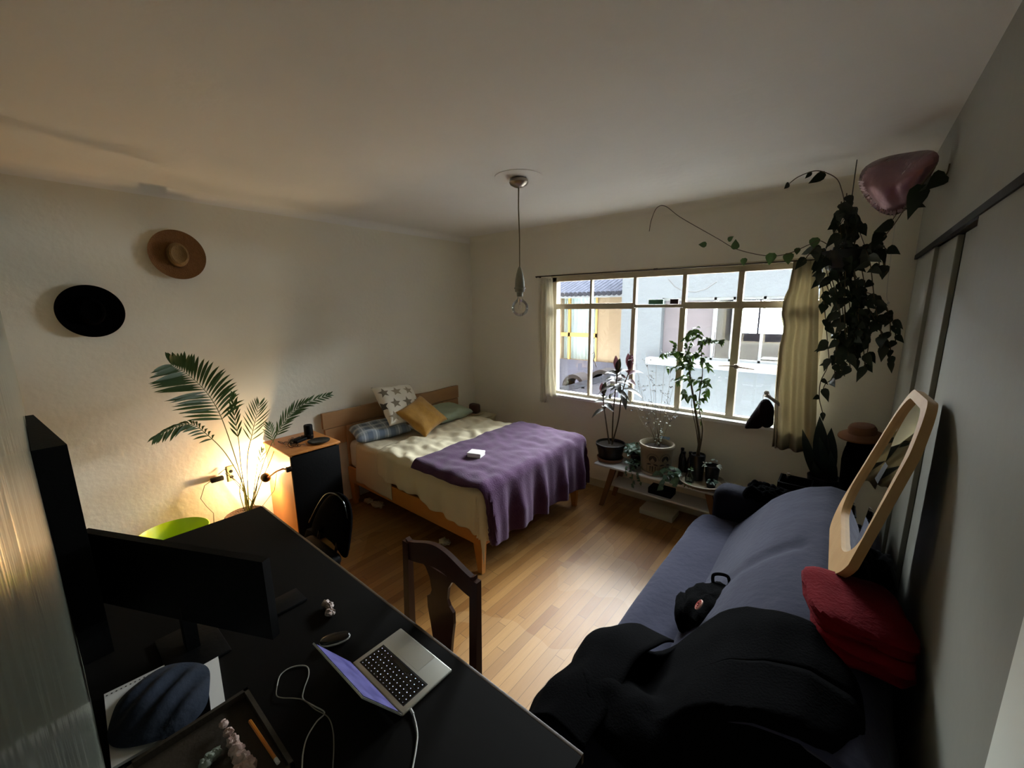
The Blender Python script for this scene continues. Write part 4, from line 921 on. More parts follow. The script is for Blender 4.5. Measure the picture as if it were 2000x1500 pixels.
build(mo_b, 'panel', 'black', mo, False)
md_ = (A2+B2)/2
build(MB().box(V((md_.x-0.03, md_.y-0.02, Z0+0.012)), V((md_.x+0.03, md_.y+0.02, 0.95))), 'stand_neck', 'black', mo, False)
build(MB().rbox((md_.x, md_.y, Z0+0.006), (0.14, 0.09, 0.006), 0.004), 'stand_base', 'black', mo)
p = az(548, 1185, Z0)
tag(build(MB().rbox((p.x, p.y, Z0+0.007), (0.055, 0.09, 0.007), 0.003), 'notebook', 'black'), 'thin black notebook lying right of the monitor', 'notebook')
# white pad, tablet, blue cap, tray
a, b, c = az(203, 1356, Z0+0.01), az(421, 1250, Z0+0.01), az(440, 1372, Z0+0.01); d = a+(c-b)
a.y = max(a.y, near_y(a.x)+0.01); d.y = max(d.y, near_y(d.x)+0.01)
pd = thing('notepad', ((a+c)/2).xy.to_3d()+V((0, 0, Z0)), 'white perforated notepad lying at the left of the desk', 'notepad')
dz_ = V((0, 0, -0.01))
build(MB().hexa([a+dz_, b+dz_, c+dz_, d+dz_, a, b, c, d]), 'pages', 'white_card', pd, False)
hl = MB()
for i in range(26):
    q = a.lerp(b, (i+0.7)/26.5) + (c-b)*0.045
    hl.lathe(q+V((0, 0, 0.0005)), [(0.0026, 0), (0.0026, 0.0006)], 8)
build(hl, 'punched_holes', 'key', pd, False)
a2, b2 = az(322, 1352, Z0+0.02), az(402, 1303, Z0+0.02); e = (c-b)*0.62
tb = MB().hexa([a2+V((0, 0, -.009)), b2+V((0, 0, -.009)), b2+e+V((0, 0, -.009)), a2+e+V((0, 0, -.009)), a2, b2, b2+e, a2+e])
tbo = thing('tablet', ((a2+b2)/2+e/2).xy.to_3d()+V((0, 0, Z0+0.011)), 'black tablet with a painted edge highlight lying on the white notepad', 'tablet')
build(tb, 'body', 'black_gloss', tbo, False)
build(MB().tube([a2, b2], 0.0035, 8), 'rim', 'white_cable', tbo)  # edge highlight drawn as a white tube along one side
def blue_f(u, v):
    a_, r_ = 2*PI*u, v
    x = -1.60+0.165*r_*math.cos(a_)*(1+.05*math.sin(3*a_)); y_ = 0.118+0.130*r_*math.sin(a_)*(1+.06*math.sin(4*a_))
    h = 0.030*(1-r_**3) + 0.010*math.sin((x*0.75+y_*0.65)*85)*(1-r_**2) + 0.01*noise.noise(V((x*9, y_*9, 2)))*(1-r_**2)
    return V((x, max(y_, near_y(x)+0.004), Z0+0.022+max(h, 0)))
tag(build(MB().grid(blue_f, 72, 26), 'cloth', 'blue_cloth'), 'dark blue pleated cloth heaped over the notepad', 'cloth')
tx0, tx1, ty0, ty1 = -1.43, -1.06, 0.008, 0.31
ty = thing('tray', ((tx0+tx1)/2, (ty0+ty1)/2, Z0), 'shallow brown wooden tray at the bottom edge of the desk', 'tray')
build(MB().box((tx0, ty0, Z0), (tx1, ty1, Z0+0.006)), 'base', 'old_wood', ty, False)
e0, e1 = az(492, 1360, Z0+0.03), az(262, 1492, Z0+0.03)
build(MB().box((tx0, ty0, Z0+0.006), (tx0+0.012, ty1, Z0+0.03)), 'rim', 'old_wood', ty, False)
build(MB().box((tx1-0.012, ty0, Z0+0.006), (tx1, ty1, Z0+0.03)), 'rim', 'old_wood', ty, False)
build(MB().box((tx0, ty1-0.012, Z0+0.006), (tx1, ty1, Z0+0.03)), 'rim', 'old_wood', ty, False)
build(MB().box((tx0, ty0, Z0+0.006), (tx1, ty0+0.012, Z0+0.03)), 'rim', 'old_wood', ty, False)
q0_, q1_ = az(488, 1408, Z0+0.03), az(538, 1482, Z0+0.03)
pn = thing('pencil', ((q0_+q1_)/2), 'orange pencil with a pale tip lying in the tray', 'pencil')
build(MB().tube([q0_, q1_], 0.005, 6), 'shaft', 'pencil', pn); dd = (q1_-q0_).normalized()
build(MB().tube([q1_, q1_+dd*0.018], 0.0052, 8), 'eraser', 'white_ceramic', pn)
fg = MB(); random.seed(4)
for k, (x, y, r_) in enumerate(((437, 1414, .012), (446, 1430, .013), (455, 1448, .017), (462, 1465, .019), (472, 1482, .021), (485, 1497, .022), (470, 1505, .02))):
    fg.blob(az(x, y, Z0+0.03), (r_, r_, r_), 0.4, 3, k, 14, p=2, flat=False)
tag(build(fg, 'figurine', 'pinkish'), 'knobbly pink and white painted figurine lying in the tray', 'figurine')
fg = MB()
for k, (x, y, r_) in enumerate(((410, 1480, .016), (422, 1470, .014), (400, 1494, .016))):
    fg.blob(az(x, y, Z0+0.024), (r_, r_, r_), 0.4, 3, k+9, 14, p=2, flat=False)
tag(build(fg, 'pebble', 'leaf_grey'), 'pale grey pebble cluster in the tray left of the figurine', 'stone')

# ================================================================ WOODEN CHAIR
cy_ = 0.97
ch = thing('wooden_chair', (-1.21, 0.80, 0), 'dark wooden chair with a shaped back splat pushed up to the desk', 'chair')
cxl, cxr = -1.455, -1.02
zc1 = 1.0
for x in (cxl, cxr):
    build(MB().hexa([(x-0.018, cy_-0.05, 0), (x+0.018, cy_-0.05, 0), (x+0.018, cy_-0.014, 0), (x-0.018, cy_-0.014, 0), (x-0.02, cy_-0.016, 0.45), (x+0.02, cy_-0.016, 0.45), (x+0.02, cy_+0.02, 0.45), (x-0.02, cy_+0.02, 0.45)]).hexa(
        [(x-0.02, cy_-0.016, 0.45), (x+0.02, cy_-0.016, 0.45), (x+0.02, cy_+0.02, 0.45), (x-0.02, cy_+0.02, 0.45), (x-0.02, cy_+0.008, zc1-0.02), (x+0.02, cy_+0.008, zc1-0.02), (x+0.02, cy_+0.034, zc1-0.02), (x-0.02, cy_+0.034, zc1-0.02)]), 'back_post', 'chair_wood', ch, False)
    build(MB().box((x-0.018, cy_-0.40, 0), (x+0.018, cy_-0.364, 0.44)), 'leg', 'chair_wood', ch, False)
W = (cxr-cxl); mid = (cxl+cxr)/2
top = []; bot = []
for i in range(25):
    t = -1+2*i/24
    z1_ = zc1-0.015 + 0.055*(math.cos(t*PI)*0.5+0.5)**0.8 + (0.012 if abs(t) > 0.93 else 0)
    z0_ = zc1-0.085 + 0.02*math.cos(t*PI)
    top.append((mid+t*W/2, cy_+0.012, z1_)); bot.append((mid+t*W/2, cy_+0.012, z0_))
build(MB().prism(bot+top[::-1], (0, 0.022, 0)), 'top_rail', 'chair_wood', ch, False)
sp_pts = [(0.12, zc1-0.075), (0.085, zc1-0.09), (0.06, zc1-0.13), (0.05, zc1-0.19), (0.062, zc1-0.215), (0.085, zc1-0.235), (0.085, zc1-0.29), (0.07, zc1-0.37), (0.055, zc1-0.47), (0.055, 0.46)]
outp = [(mid+x, cy_+0.014, z) for x, z in sp_pts] + [(mid-x, cy_+0.014, z) for x, z in sp_pts[::-1]]
build(MB().prism(outp, (0, 0.014, 0)), 'splat', 'chair_wood', ch, False)
build(MB().box((cxl-0.02, cy_-0.42, 0.44), (cxr+0.02, cy_-0.018, 0.465), bev=0.006), 'seat', 'chair_wood', ch)
build(MB().box((cxl+0.02, cy_-0.02, 0.38), (cxr-0.02, cy_+0.0, 0.44)), 'seat_rail', 'chair_wood', ch, False)

# black rounded chair between desk and cabinet
bcx = thing('black_chair', (-2.28, 1.15, 0), 'black chair with a rounded padded back between desk and cabinet', 'chair')
Yc = 1.10
ol = [(668, 1108), (674, 1060), (679, 1012), (673, 985), (663, 970), (650, 963), (636, 966), (622, 985), (604, 1020), (598, 1060), (590, 1110)]
pts = [ay(x, y, Yc) for x, y in ol]
lowz = 0.52
pts = pts + [V((pts[-1].x, Yc, lowz)), V((pts[0].x, Yc, lowz))]
bk_ = MB(); cen = sum(pts, V())/len(pts); n = len(pts); vs = []; fs = []
for (sc, yo) in ((0.82, 0.0), (0.96, 0.012), (1.0, 0.03), (0.96, 0.05), (0.82, 0.06)):
    vs += [cen+(p-cen)*sc+V((0, yo, 0)) for p in pts]
for k in range(4):
    for i in range(n): fs.append((k*n+i, k*n+(i+1) % n, (k+1)*n+(i+1) % n, (k+1)*n+i))
fs += [tuple(range(n)), tuple(4*n+i for i in range(n))]
bk_.add(vs, fs)
build(bk_, 'backrest', 'black_cloth', bcx, sub=1)
build(MB().tube(catmull([p+V((0, -0.002, 0)) for p in pts[2:9]]), 0.004, 8), 'piping', 'black_gloss', bcx)
bxm = cen.x
build(MB().rbox((bxm, Yc-0.20, 0.46), (0.20, 0.2, 0.035), 0.03, seg=3), 'seat', 'black', bcx)
for sx in (-0.17, 0.17):
    for yy in (Yc-0.02, Yc-0.38): build(MB().tube([(bxm+sx, yy, 0.44), (bxm+sx*1.15, yy, 0.0)], 0.012, 8), 'leg', 'steel_dark', bcx)
    build(MB().tube([(bxm+sx*0.7, Yc-0.02, 0.44), (bxm+sx*0.7, Yc+0.03, 0.6)], 0.010, 8), 'back_support', 'steel_dark', bcx)
# bits under the bed
for (x, y, s_, lb) in ((738, 985, .07, 'pale crumpled cloth on the floor under the bed, near the cabinet'), (868, 1058, .05, 'pale crumpled cloth on the floor under the bed, near the front leg'), (720, 978, .05, 'flat pale scrap on the floor under the bed beside a crumpled cloth')):
    p = az(x, y, 0.02); tag(build(MB().blob(p, (s_, s_*.7, 0.02), 0.5, 3, x, 20), 'cloth_scrap', 'sheet'), lb, 'cloth', 'scraps under the bed')

# ================================================================ SOFA
sf = thing('sofa', (-0.25, 2.2, 0), 'slate blue covered sofa along the wardrobe', 'sofa')
sy0, sy1 = 1.02, 3.42
def seatf(u, v):
    # u across (front->back), v along y
    y = sy0+0.1 + (sy1-0.22-sy0-0.1)*v
    prof = [(0.0, -0.735, 0.03), (0.28, -0.76, 0.30), (0.38, -0.775, 0.37), (0.46, -0.755, 0.41), (0.54, -0.70, 0.428), (0.75, -0.45, 0.43), (1.0, -0.15, 0.415)]
    for (a0, x0, z0), (a1, x1, z1) in zip(prof, prof[1:]):
        if u <= a1:
            t = (u-a0)/(a1-a0); x = x0+(x1-x0)*t; z = z0+(z1-z0)*t; break
    k = 1-0.35*max(0, (v-0.9)/0.1)**2
    if x < -0.5: x = -0.5 + (x+0.5)*(1-0.1*max(0, (v-0.85)/0.15)**2)
    return V((x+0.01*noise.noise(V((u*3, v*7, 0))), y, z+0.008*noise.noise(V((x*5, y*4, 2)))))
sb = MB().grid(seatf, 44, 90)
build(sb, 'seat', 'navy', sf, solid=0.02)
def backf(u, v):
    y = sy0+0.1 + (3.12-sy0-0.1)*v
    # rounded fat profile (x,z)
    pr_ = [(-0.50, 0.42), (-0.44, 0.50), (-0.36, 0.62), (-0.28, 0.74), (-0.19, 0.83), (-0.09, 0.895), (0.02, 0.925), (0.13, 0.90), (0.21, 0.83), (0.255, 0.72), (0.262, 0.4), (0.262, 0.05)]
    f = u*(len(pr_)-1); i = min(int(f), len(pr_)-2); t = f-i
    x = pr_[i][0]*(1-t)+pr_[i+1][0]*t; z = pr_[i][1]*(1-t)+pr_[i+1][1]*t
    e = max(0, (v-0.93)/0.07); s_ = 1-0.14*e*e
    z = 0.42+(z-0.42)*s_ if z > .42 else z
    nz = 0.02*noise.noise(V((x*3, y*2.2, z*3)))+0.006*noise.noise(V((x*9, y*7, z*9)))
    # gentle crease
    cr = 0.018*math.exp(-((y-2.25-0.5*x)/0.05)**2)
    return V((min(x+nz*0.5, 0.268), y, z+nz-cr*(1 if x < -.05 else 0)))
bb = MB().grid(backf, 48, 80)
# far end cap
o0 = len(bb.v); endr = [backf(i/48, 1.0) for i in range(49)]
bb.add(endr + [V((p.x, p.y+0.03, 0.3+(p.z-0.3)*0.9)) for p in endr], [(i, i+1, 50+i, 49+i) for i in range(48)])
bb.add([V((p.x, p.y+0.03, 0.3+(p.z-0.3)*0.9)) for p in endr] + [V((-0.1, 3.15, 0.3))], [(i, i+1, 49) for i in range(48)])
build(bb, 'backrest', 'navy', sf, solid=0.015)
build(MB().rbox((-0.20, 3.295, 0.335), (0.475, 0.115, 0.325), 0.09, seg=5), 'armrest', 'navy_shade', sf)
build(MB().rbox((-0.24, 1.10, 0.31), (0.49, 0.12, 0.30), 0.09, seg=5), 'armrest', 'navy_shade', sf)
build(MB().box((-0.70, sy0+0.05, 0.05), (0.25, sy1-0.1, 0.36)), 'base', 'navy_shade', sf, False)
for x in (-0.64, 0.2):
    for y in (1.15, 3.3): build(MB().box((x-0.03, y-0.03, 0), (x+0.03, y+0.03, 0.05)), 'foot', 'black', sf, False)
# dark cloth on far arm
def clothover(c, hx, hy, ztop, amp, seed, name, mt, label, cat, drop=0.2, fall=0.0):
    c = V(c)
    def fn(u, v):
        a, b = 2*u-1, 2*v-1
        r_ = max(abs(a), abs(b)); k = max(0, (r_-0.7)/0.3)
        x = c.x+a*hx*(1+0.1*noise.noise(V((a*2, b*2, seed)))); y = c.y+b*hy*(1+0.1*noise.noise(V((a*2, b*2, seed+3))))
        return V((x, y, ztop + amp*noise.noise(V((a*2.4, b*2.4, seed))) + amp*.5*noise.noise(V((a*6, b*6, seed))) - drop*k*k - fall*max(0, -a)))
    return tag(build(MB().grid(fn, 44, 44), name, mt, solid=0.008), label, cat)
clothover((-0.32, 3.29, 0), 0.14, 0.11, 0.70, 0.03, 5, 'garment', 'black_cloth', 'small black garment lying on the far sofa arm', 'garment', 0.05)
# coat pile near
ct = MB()
BKP = [(-0.50, 0.42), (-0.44, 0.50), (-0.36, 0.62), (-0.28, 0.74), (-0.19, 0.83), (-0.09, 0.895), (0.02, 0.925), (0.13, 0.90), (0.21, 0.83), (0.255, 0.72)]
def backz(x):
    if x <= BKP[0][0]: return 0
    for (x0, z0), (x1, z1) in zip(BKP, BKP[1:]):
        if x <= x1: return z0+(z1-z0)*(x-x0)/(x1-x0)
    return BKP[-1][1]
def coatf(u, v):
    a_ = 2*PI*u; r_ = v
    x = -0.29+0.45*r_*math.cos(a_)*(1+0.10*noise.noise(V((math.cos(a_)*1.3, math.sin(a_)*1.3, 3)))); y = 1.34+0.36*r_*math.sin(a_)*(1+0.16*noise.noise(V((math.cos(a_)*1.5, math.sin(a_)*1.5, 9))))
    t = min(1, max(0, (1.42-y)/0.26)); t = t*t*(3-2*t)
    z = 0.455+0.165*t + 0.02 + 0.08*(1-r_**3)*(0.75+0.5*noise.noise(V((x*3.4, y*3.4, 1)))) + 0.018*noise.noise(V((x*11, y*10, 1)))
    zb2 = (backz(x)+0.035+0.02*noise.noise(V((x*6, y*6, 4))))*min(1, max(0, (y-0.92)/0.22))**0.5 if backz(x) else 0
    k = 0.06; h = max(0, k-abs(z-zb2))/k; z = max(z, zb2)+h*h*k*0.25
    if r_ > 0.93: z -= (r_-0.93)*0.4
    if x < -0.69: z -= (-0.69-x)*2.5
    return V((max(x, -0.80+0.02*math.sin(y*30)), y, max(z, 0.12)))
ct.grid(coatf, 80, 34)
tag(build(ct, 'coat', 'black_cloth', solid=0.01), 'black coat heaped over the near end of the sofa', 'coat')
def coat2(u, v):
    y = 0.93+0.72*u+0.03*math.sin(v*7)
    pr_ = [(-0.50, 0.66), (-0.66, 0.64), (-0.745, 0.59), (-0.785, 0.5), (-0.80, 0.35), (-0.79, 0.2), (-0.80, 0.06)]
    f = v*(len(pr_)-1); i = min(int(f), len(pr_)-2); t = f-i
    x = pr_[i][0]*(1-t)+pr_[i+1][0]*t; z = pr_[i][1]*(1-t)+pr_[i+1][1]*t
    e = max(0, (u-0.55)/0.45)
    z = z-0.10*e*e + 0.02*noise.noise(V((y*6, v*4, 0)))
    return V((x-0.018*math.sin(y*23+v*2)*v - 0.02*noise.noise(V((y*5, v*3, 7)))+0.05*e*e, y, z))
tag(build(MB().grid(coat2, 50, 40), 'jacket', 'black_cloth', solid=0.01), 'black jacket hanging down the front corner of the sofa', 'jacket')
# backpack with badge
bp_ = thing('backpack', (-0.42, 1.97, 0.43), 'small black backpack with a round pale badge lying on the sofa seat', 'backpack')
c = V((-0.36, 1.95, 0.535)); rb = Matrix.Rotation(0.25, 3, 'Z') @ Matrix.Rotation(-0.25, 3, 'Y')
build(MB().blob(c, (0.125, 0.165, 0.105), 0.14, 2.4, 3, 40, p=3.2, mtx=rb), 'body', 'black_cloth', bp_)
build(MB().blob(c+V((-0.115, -0.03, -0.03)), (0.05, 0.11, 0.065), 0.12, 2, 5, 28, p=3, mtx=rb), 'front_pocket', 'black_cloth', bp_)
build(MB().tube(catmull([c+V((0.07, 0.07, 0.07)), c+V((0.13, 0.16, 0.05)), c+V((0.20, 0.17, 0.03)), c+V((0.20, 0.10, 0.0)), c+V((0.13, 0.02, -0.03))]), 0.012, 8), 'strap', 'black_cloth', bp_)
build(MB().tube(catmull([c+V((-0.03, 0.10, 0.09)), c+V((-0.04, 0.14, 0.125)), c+V((0.02, 0.16, 0.13)), c+V((0.04, 0.12, 0.09))]), 0.008, 8), 'handle', 'black_cloth', bp_)
bd = ray(1365, 1181); bpos = CAM + bd*((c-CAM).length-0.150); bn = (V((-0.80, -0.22, 0.55))).normalized()
bdg = build(MB().lathe(bpos, [(0.026, -0.003), (0.0265, 0.001), (0.025, 0.003), (0.001, 0.003)], 32, axis=bn), 'badge', 'badge', bp_)
bdg['label'] = 'round pale pink badge with a red emblem'
build(MB().lathe(bpos+bn*0.003, [(0.0235, 0), (0.0235, 0.0006), (0.0225, 0.0006), (0.0225, 0)], 32, axis=bn), 'badge_ring', 'badge_red', bdg)
q = V((0, 0, 1)).rotation_difference(bn).to_matrix()
em = MB(); e_pts = []
for i in range(26):
    t = i/25; a_ = 0.4+t*5.0; e_pts.append(bpos+bn*0.0045+q @ V((0.0065*math.cos(a_)*(1.35 if t < .5 else 0.9), 0.0075*math.sin(a_), 0)))
em.tube(e_pts, [0.0012+0.0022*math.sin(PI*i/25) for i in range(26)], 6); em.lathe(bpos+bn*0.0035+q @ V((0.003, 0.006, 0)), [(0.003, 0), (0.003, 0.0008), (0.001, 0.001)], 10, axis=bn)
build(em, 'badge_emblem', 'badge_red', bdg)
lt_ = MB()
for i in range(16):
    a_ = 2*PI*i/16+0.1
    if 0 < i < 15 and i != 8: lt_.lathe(bpos+bn*0.003+q @ V((0.0175*math.cos(a_), 0.0175*math.sin(a_), 0)), [(0.0018, 0), (0.0018, 0.0006), (0.001, 0.0007)], 6, axis=bn)
build(lt_, 'badge_lettering', 'badge_red', bdg)
# red blanket folded on back
rbk = thing('folded_blanket', (0.12, 1.66, 0.9), 'folded crimson fleece blanket lying on the sofa back', 'blanket')
def redlayer(z0, hx, hy, t, cx, cy, rot_, seed, nm):
    mb = MB(); R_ = Matrix.Rotation(rot_, 3, 'Z') @ Matrix.Rotation(0.12, 3, 'Y')
    mb.blob((cx, cy, z0), (hx, hy, t), 0.10, 2.2, seed, 44, p=4.5, mtx=R_, flat=False); return build(mb, nm, 'red', rbk)
redlayer(0.935, 0.13, 0.175, 0.042, 0.135, 1.67, 0.12, 1, 'fold')
redlayer(0.99, 0.14, 0.17, 0.036, 0.12, 1.70, 0.22, 2, 'fold')
# black cloth behind mirror / on back
clothover((0.17, 2.05, 0), 0.095, 0.30, 0.945, 0.03, 9, 'garment', 'black_cloth', 'black garment spread along the sofa back behind the red blanket', 'garment', 0.06)

# mirror leaning on sofa back against wardrobe
mr = thing('mirror', (0.08, 2.15, 0.97), 'pale wood framed mirror leaning from the sofa back onto the wardrobe', 'mirror')
Bn, Bf = V((0.07, 1.83, 0.955)), V((0.055, 2.48, 0.945)); Tn, Tf = V((0.262, 1.86, 1.69)), V((0.262, 2.46, 1.655))
def mp_(s_, t): return (Bn*(1-s_)+Bf*s_)*(1-t) + (Tn*(1-s_)+Tf*s_)*t
nrm = (Bf-Bn).cross(Tn-Bn).normalized()
if nrm.x > 0: nrm = -nrm
def rrect(m_, rad, n=10):
    out = []
    for (cx, cy, a0) in ((1-m_-rad, 1-m_-rad, 0), (m_+rad, 1-m_-rad, PI/2), (m_+rad, m_+rad, PI), (1-m_-rad, m_+rad, 1.5*PI)):
        for i in range(n+1):
            a_ = a0+PI/2*i/n; out.append((cx+rad*math.cos(a_), cy+rad*math.sin(a_)))
    return out
O = rrect(0.0, 0.22, 14); I = rrect(0.065, 0.22, 14)
I = [(s_+0.02, 0.15+(t-0.065)*(0.80/0.87)) for s_, t in I]
def bow(q): return (q[0]-0.26*(1-q[0])*math.sin(PI*min(1, max(0, q[1])))**1.2*(1.25-0.6*q[1]), q[1])
O = [bow(q) for q in O]; I = [bow(q) for q in I]
n = len(O); vs = []
th_ = 0.028
for lst, off in ((O, 0), (I, 0), (I, th_), (O, th_)): vs += [mp_(s_, t)+nrm*off for s_, t in lst]
fs = []
for k in range(4):
    for i in range(n): fs.append((k*n+i, k*n+(i+1) % n, ((k+1) % 4)*n+(i+1) % n, ((k+1) % 4)*n+i))
build(MB().add(vs, fs), 'frame', 'mirror_wood', mr)
build(MB().add([mp_(s_, t)+nrm*0.012 for s_, t in I], [tuple(range(n))]), 'mirror_glass', 'mirror', mr, False)
build(MB().add([mp_(s_, t)+nrm*0.006 for s_, t in O], [tuple(range(n))]), 'backing', 'black', mr, False)

# ================================================================ CORNER: side table, snake plant etc
st_ = thing('side_table', (0.0, 3.66, 0), 'black side table in the corner behind the sofa', 'table')
build(MB().box((-0.30, 3.46, 0.54), (0.255, 3.90, 0.57), bev=0.004), 'table_top', 'black', st_)
for x in (-0.27, 0.22):
    for y in (3.49, 3.86): build(MB().box((x-0.018, y-0.018, 0), (x+0.018, y+0.018, 0.54)), 'leg', 'black', st_, False)
bxx = thing('storage_box', (-0.19, 3.57, 0.571), 'black open box on the corner side table', 'box')
mb = MB(); mb.box((-0.295, 3.48, 0.571), (-0.285, 3.68, 0.705)); mb.box((-0.095, 3.48, 0.571), (-0.085, 3.68, 0.705)); mb.box((-0.285, 3.48, 0.571), (-0.095, 3.49, 0.705)); mb.box((-0.285, 3.67, 0.571), (-0.095, 3.68, 0.705)); mb.box((-0.285, 3.49, 0.571), (-0.095, 3.67, 0.578))
build(mb, 'box_body', 'black', bxx, False)
vp = ay(1540, 930, 3.58)
vi = thing('vial', (-0.24, 3.58, 0.58), 'tiny dark vial with a pale cap standing in the black box', 'vial')
build(MB().lathe((-0.24, 3.58, 0.58), [(0.013, 0), (0.014, 0.01), (0.014, 0.14), (0.010, 0.152), (0.001, 0.154)], 16), 'bottle', 'brown_glass', vi)
build(MB().lathe((-0.24, 3.58, 0.734), [(0.012, 0), (0.012, 0.018), (0.001, 0.019)], 16), 'cap', 'bone', vi)
wl_ = ay(1605, 958, 3.54)
tag(build(MB().lathe((wl_.x, 3.55, 0.571), [(0.05, 0), (0.055, 0.008), (0.055, wl_.z-0.58), (0.05, wl_.z-0.571), (0.001, wl_.z-0.571)], 28), 'jar', 'white_ceramic'), 'small white lidded jar just behind the far end of the sofa back', 'jar')
sn = thing('snake_plant', (-0.03, 3.74, 0.571), 'dark snake plant with tall stiff pointed leaves in the corner', 'plant')
build(MB().lathe((-0.03, 3.76, 0.571), [(0.08, 0), (0.09, 0.01), (0.105, 0.15), (0.098, 0.152), (0.09, 0.13), (0.001, 0.13)], 28), 'pot', 'pot_black', sn)
def blade(p0, p1, wd, nrm, bend=0.03):
    mb = MB(); p0 = V(p0); p1 = V(p1); d = p1-p0; s_ = d.cross(V(nrm)).normalized(); nn2 = s_.cross(d).normalized(); vs = []; fs = []; k = 10
    for i in range(k+1):
        t = i/k; w_ = wd/2*(0.55+0.7*math.sin(PI*min(t*0.8+0.1, 1)))*(1-t**5)
        p = p0+d*t + nn2*bend*math.sin(PI*t)
        vs += [p-s_*w_, p+nn2*w_*-0.35, p+s_*w_, p+nn2*(0.004-w_*0.3)]
    for i in range(k):
        for j in range(4): fs.append((i*4+j, i*4+(j+1) % 4, (i+1)*4+(j+1) % 4, (i+1)*4+j))
    return mb.add(vs, fs)
for (bx_, by_, tx, ty_, wd) in ((1580, 935, 1567, 838, .055), (1608, 935, 1601, 812, .085), (1625, 935, 1624, 835, .08), (1640, 935, 1600, 850, .05), (1595, 935, 1588, 900, .04), (1650, 940, 1622, 880, .05)):
    p0 = ay(bx_, by_, 3.74); p0 = V((-0.03+(p0.x+0.03)*0.5, 3.76, 0.70)); p1 = ay(tx, ty_, 3.70)
    build(blade(p0, p1, wd, (0, -1, 0)), 'leaf', 'leaf_dark', sn)
# stand with dark coat and brown hat
cs = thing('jacket_heap', (0.17, 3.62, 0.571), 'black rounded jacket heap on the corner table under the brown hat', 'jacket')
build(MB().blob((0.165, 3.64, 0.85), (0.105, 0.17, 0.30), 0.14, 2.2, 8, 40, p=2.6), 'jacket', 'black_cloth', cs)
build(MB().tube([(0.165, 3.64, 0.571), (0.165, 3.64, 1.12)], 0.012, 8), 'post', 'steel_dark', cs)
hh = V((0.145, 3.60, 1.135))
ht = thing('hat', hh, 'brown brimmed hat resting on the black heap in the corner', 'hat')
build(MB().lathe(hh, [(0.07, 0.0), (0.12, -0.012), (0.135, -0.02), (0.132, -0.012), (0.11, 0.0), (0.078, 0.012)], 40, axis=(-.1, -.12, 1)), 'brim', 'brown_felt', ht)
build(MB().lathe(hh, [(0.08, 0.0), (0.078, 0.04), (0.066, 0.062), (0.03, 0.07), (0.001, 0.066)], 36, axis=(-.1, -.12, 1)), 'crown', 'brown_felt', ht)

# ================================================================ PLANT BENCH
bn_ = thing('plant_bench', (-1.23, 3.69, 0), 'low white topped plant bench with splayed wooden legs under the window', 'bench')
Bz = 0.455
build(MB().rbox((-1.22, 3.695, Bz-0.012), (0.64, 0.165, 0.012), 0.010, seg=3), 'bench_top', 'bench_white', bn_)
build(MB().rbox((-1.22, 3.72, 0.235), (0.50, 0.12, 0.010), 0.006), 'lower_shelf', 'bench_white', bn_)
for sx in (-1, 1):
    for yy in (3.57, 3.83):
        x0 = -1.22+sx*0.44; x1 = -1.22+sx*0.56; w_ = 0.03
        yb_ = yy+(-0.0 if yy < 3.7 else 0.03)
        build(MB().hexa([(x1-w_*.7, yb_-.015, 0), (x1+w_*.7, yb_-.015, 0), (x1+w_*.7, yb_+.015, 0), (x1-w_*.7, yb_+.015, 0), (x0-w_, yy-.015, Bz-.024), (x0+w_, yy-.015, Bz-.024), (x0+w_, yy+.015, Bz-.024), (x0-w_, yy+.015, Bz-.024)]), 'leg', 'bench_wood', bn_, False)
p = ay(1290, 955, 3.66)
tag(build(MB().rbox((p.x, 3.70, 0.275), (0.11, 0.07, 0.03), 0.006), 'case', 'black'), 'black case on the lower shelf of the plant bench', 'case')
p = az(1288, 995, 0.06)
tag(build(MB().box((p.x-0.17, p.y-0.08, 0.0), (p.x+0.15, p.y+0.12, 0.055), bev=0.004), 'flat_box', 'cream_paint'), 'flat pale box on the floor under the plant bench', 'box')
p = az(1215, 975, 0.02)

# --- cordyline
cd_ = thing('potted_cordyline', (-1.765, 3.72, Bz), 'leafy cane plant with pink-tinged leaves in a round black pot', 'plant')
pc = V((-1.765, 3.70, Bz))
build(MB().lathe(pc, [(0.10, 0.001), (0.125, 0.008), (0.135, 0.035), (0.128, 0.038), (0.118, 0.012), (0.001, 0.01)], 36), 'saucer', 'terracotta', cd_)
build(MB().lathe(pc, [(0.10, 0.02), (0.115, 0.04), (0.138, 0.155), (0.146, 0.16), (0.148, 0.185), (0.138, 0.187), (0.132, 0.16), (0.001, 0.158)], 40), 'pot', 'pot_black', cd_)
build(MB().lathe(pc, [(0.131, 0.155), (0.131, 0.166), (0.05, 0.172), (0.001, 0.17)], 28), 'soil', 'soil', cd_)
canes = [([(1192, 860), (1184, 825), (1180, 795), (1178, 770)], 3.72, 8, 0.15, 0), ([(1196, 860), (1197, 820), (1200, 780), (1204, 745), (1206, 725)], 3.70, 15, 0.17, 0), ([(1198, 860), (1208, 820), (1213, 780), (1220, 750), (1230, 722)], 3.73, 11, 0.19, 1)]
random.seed(21)
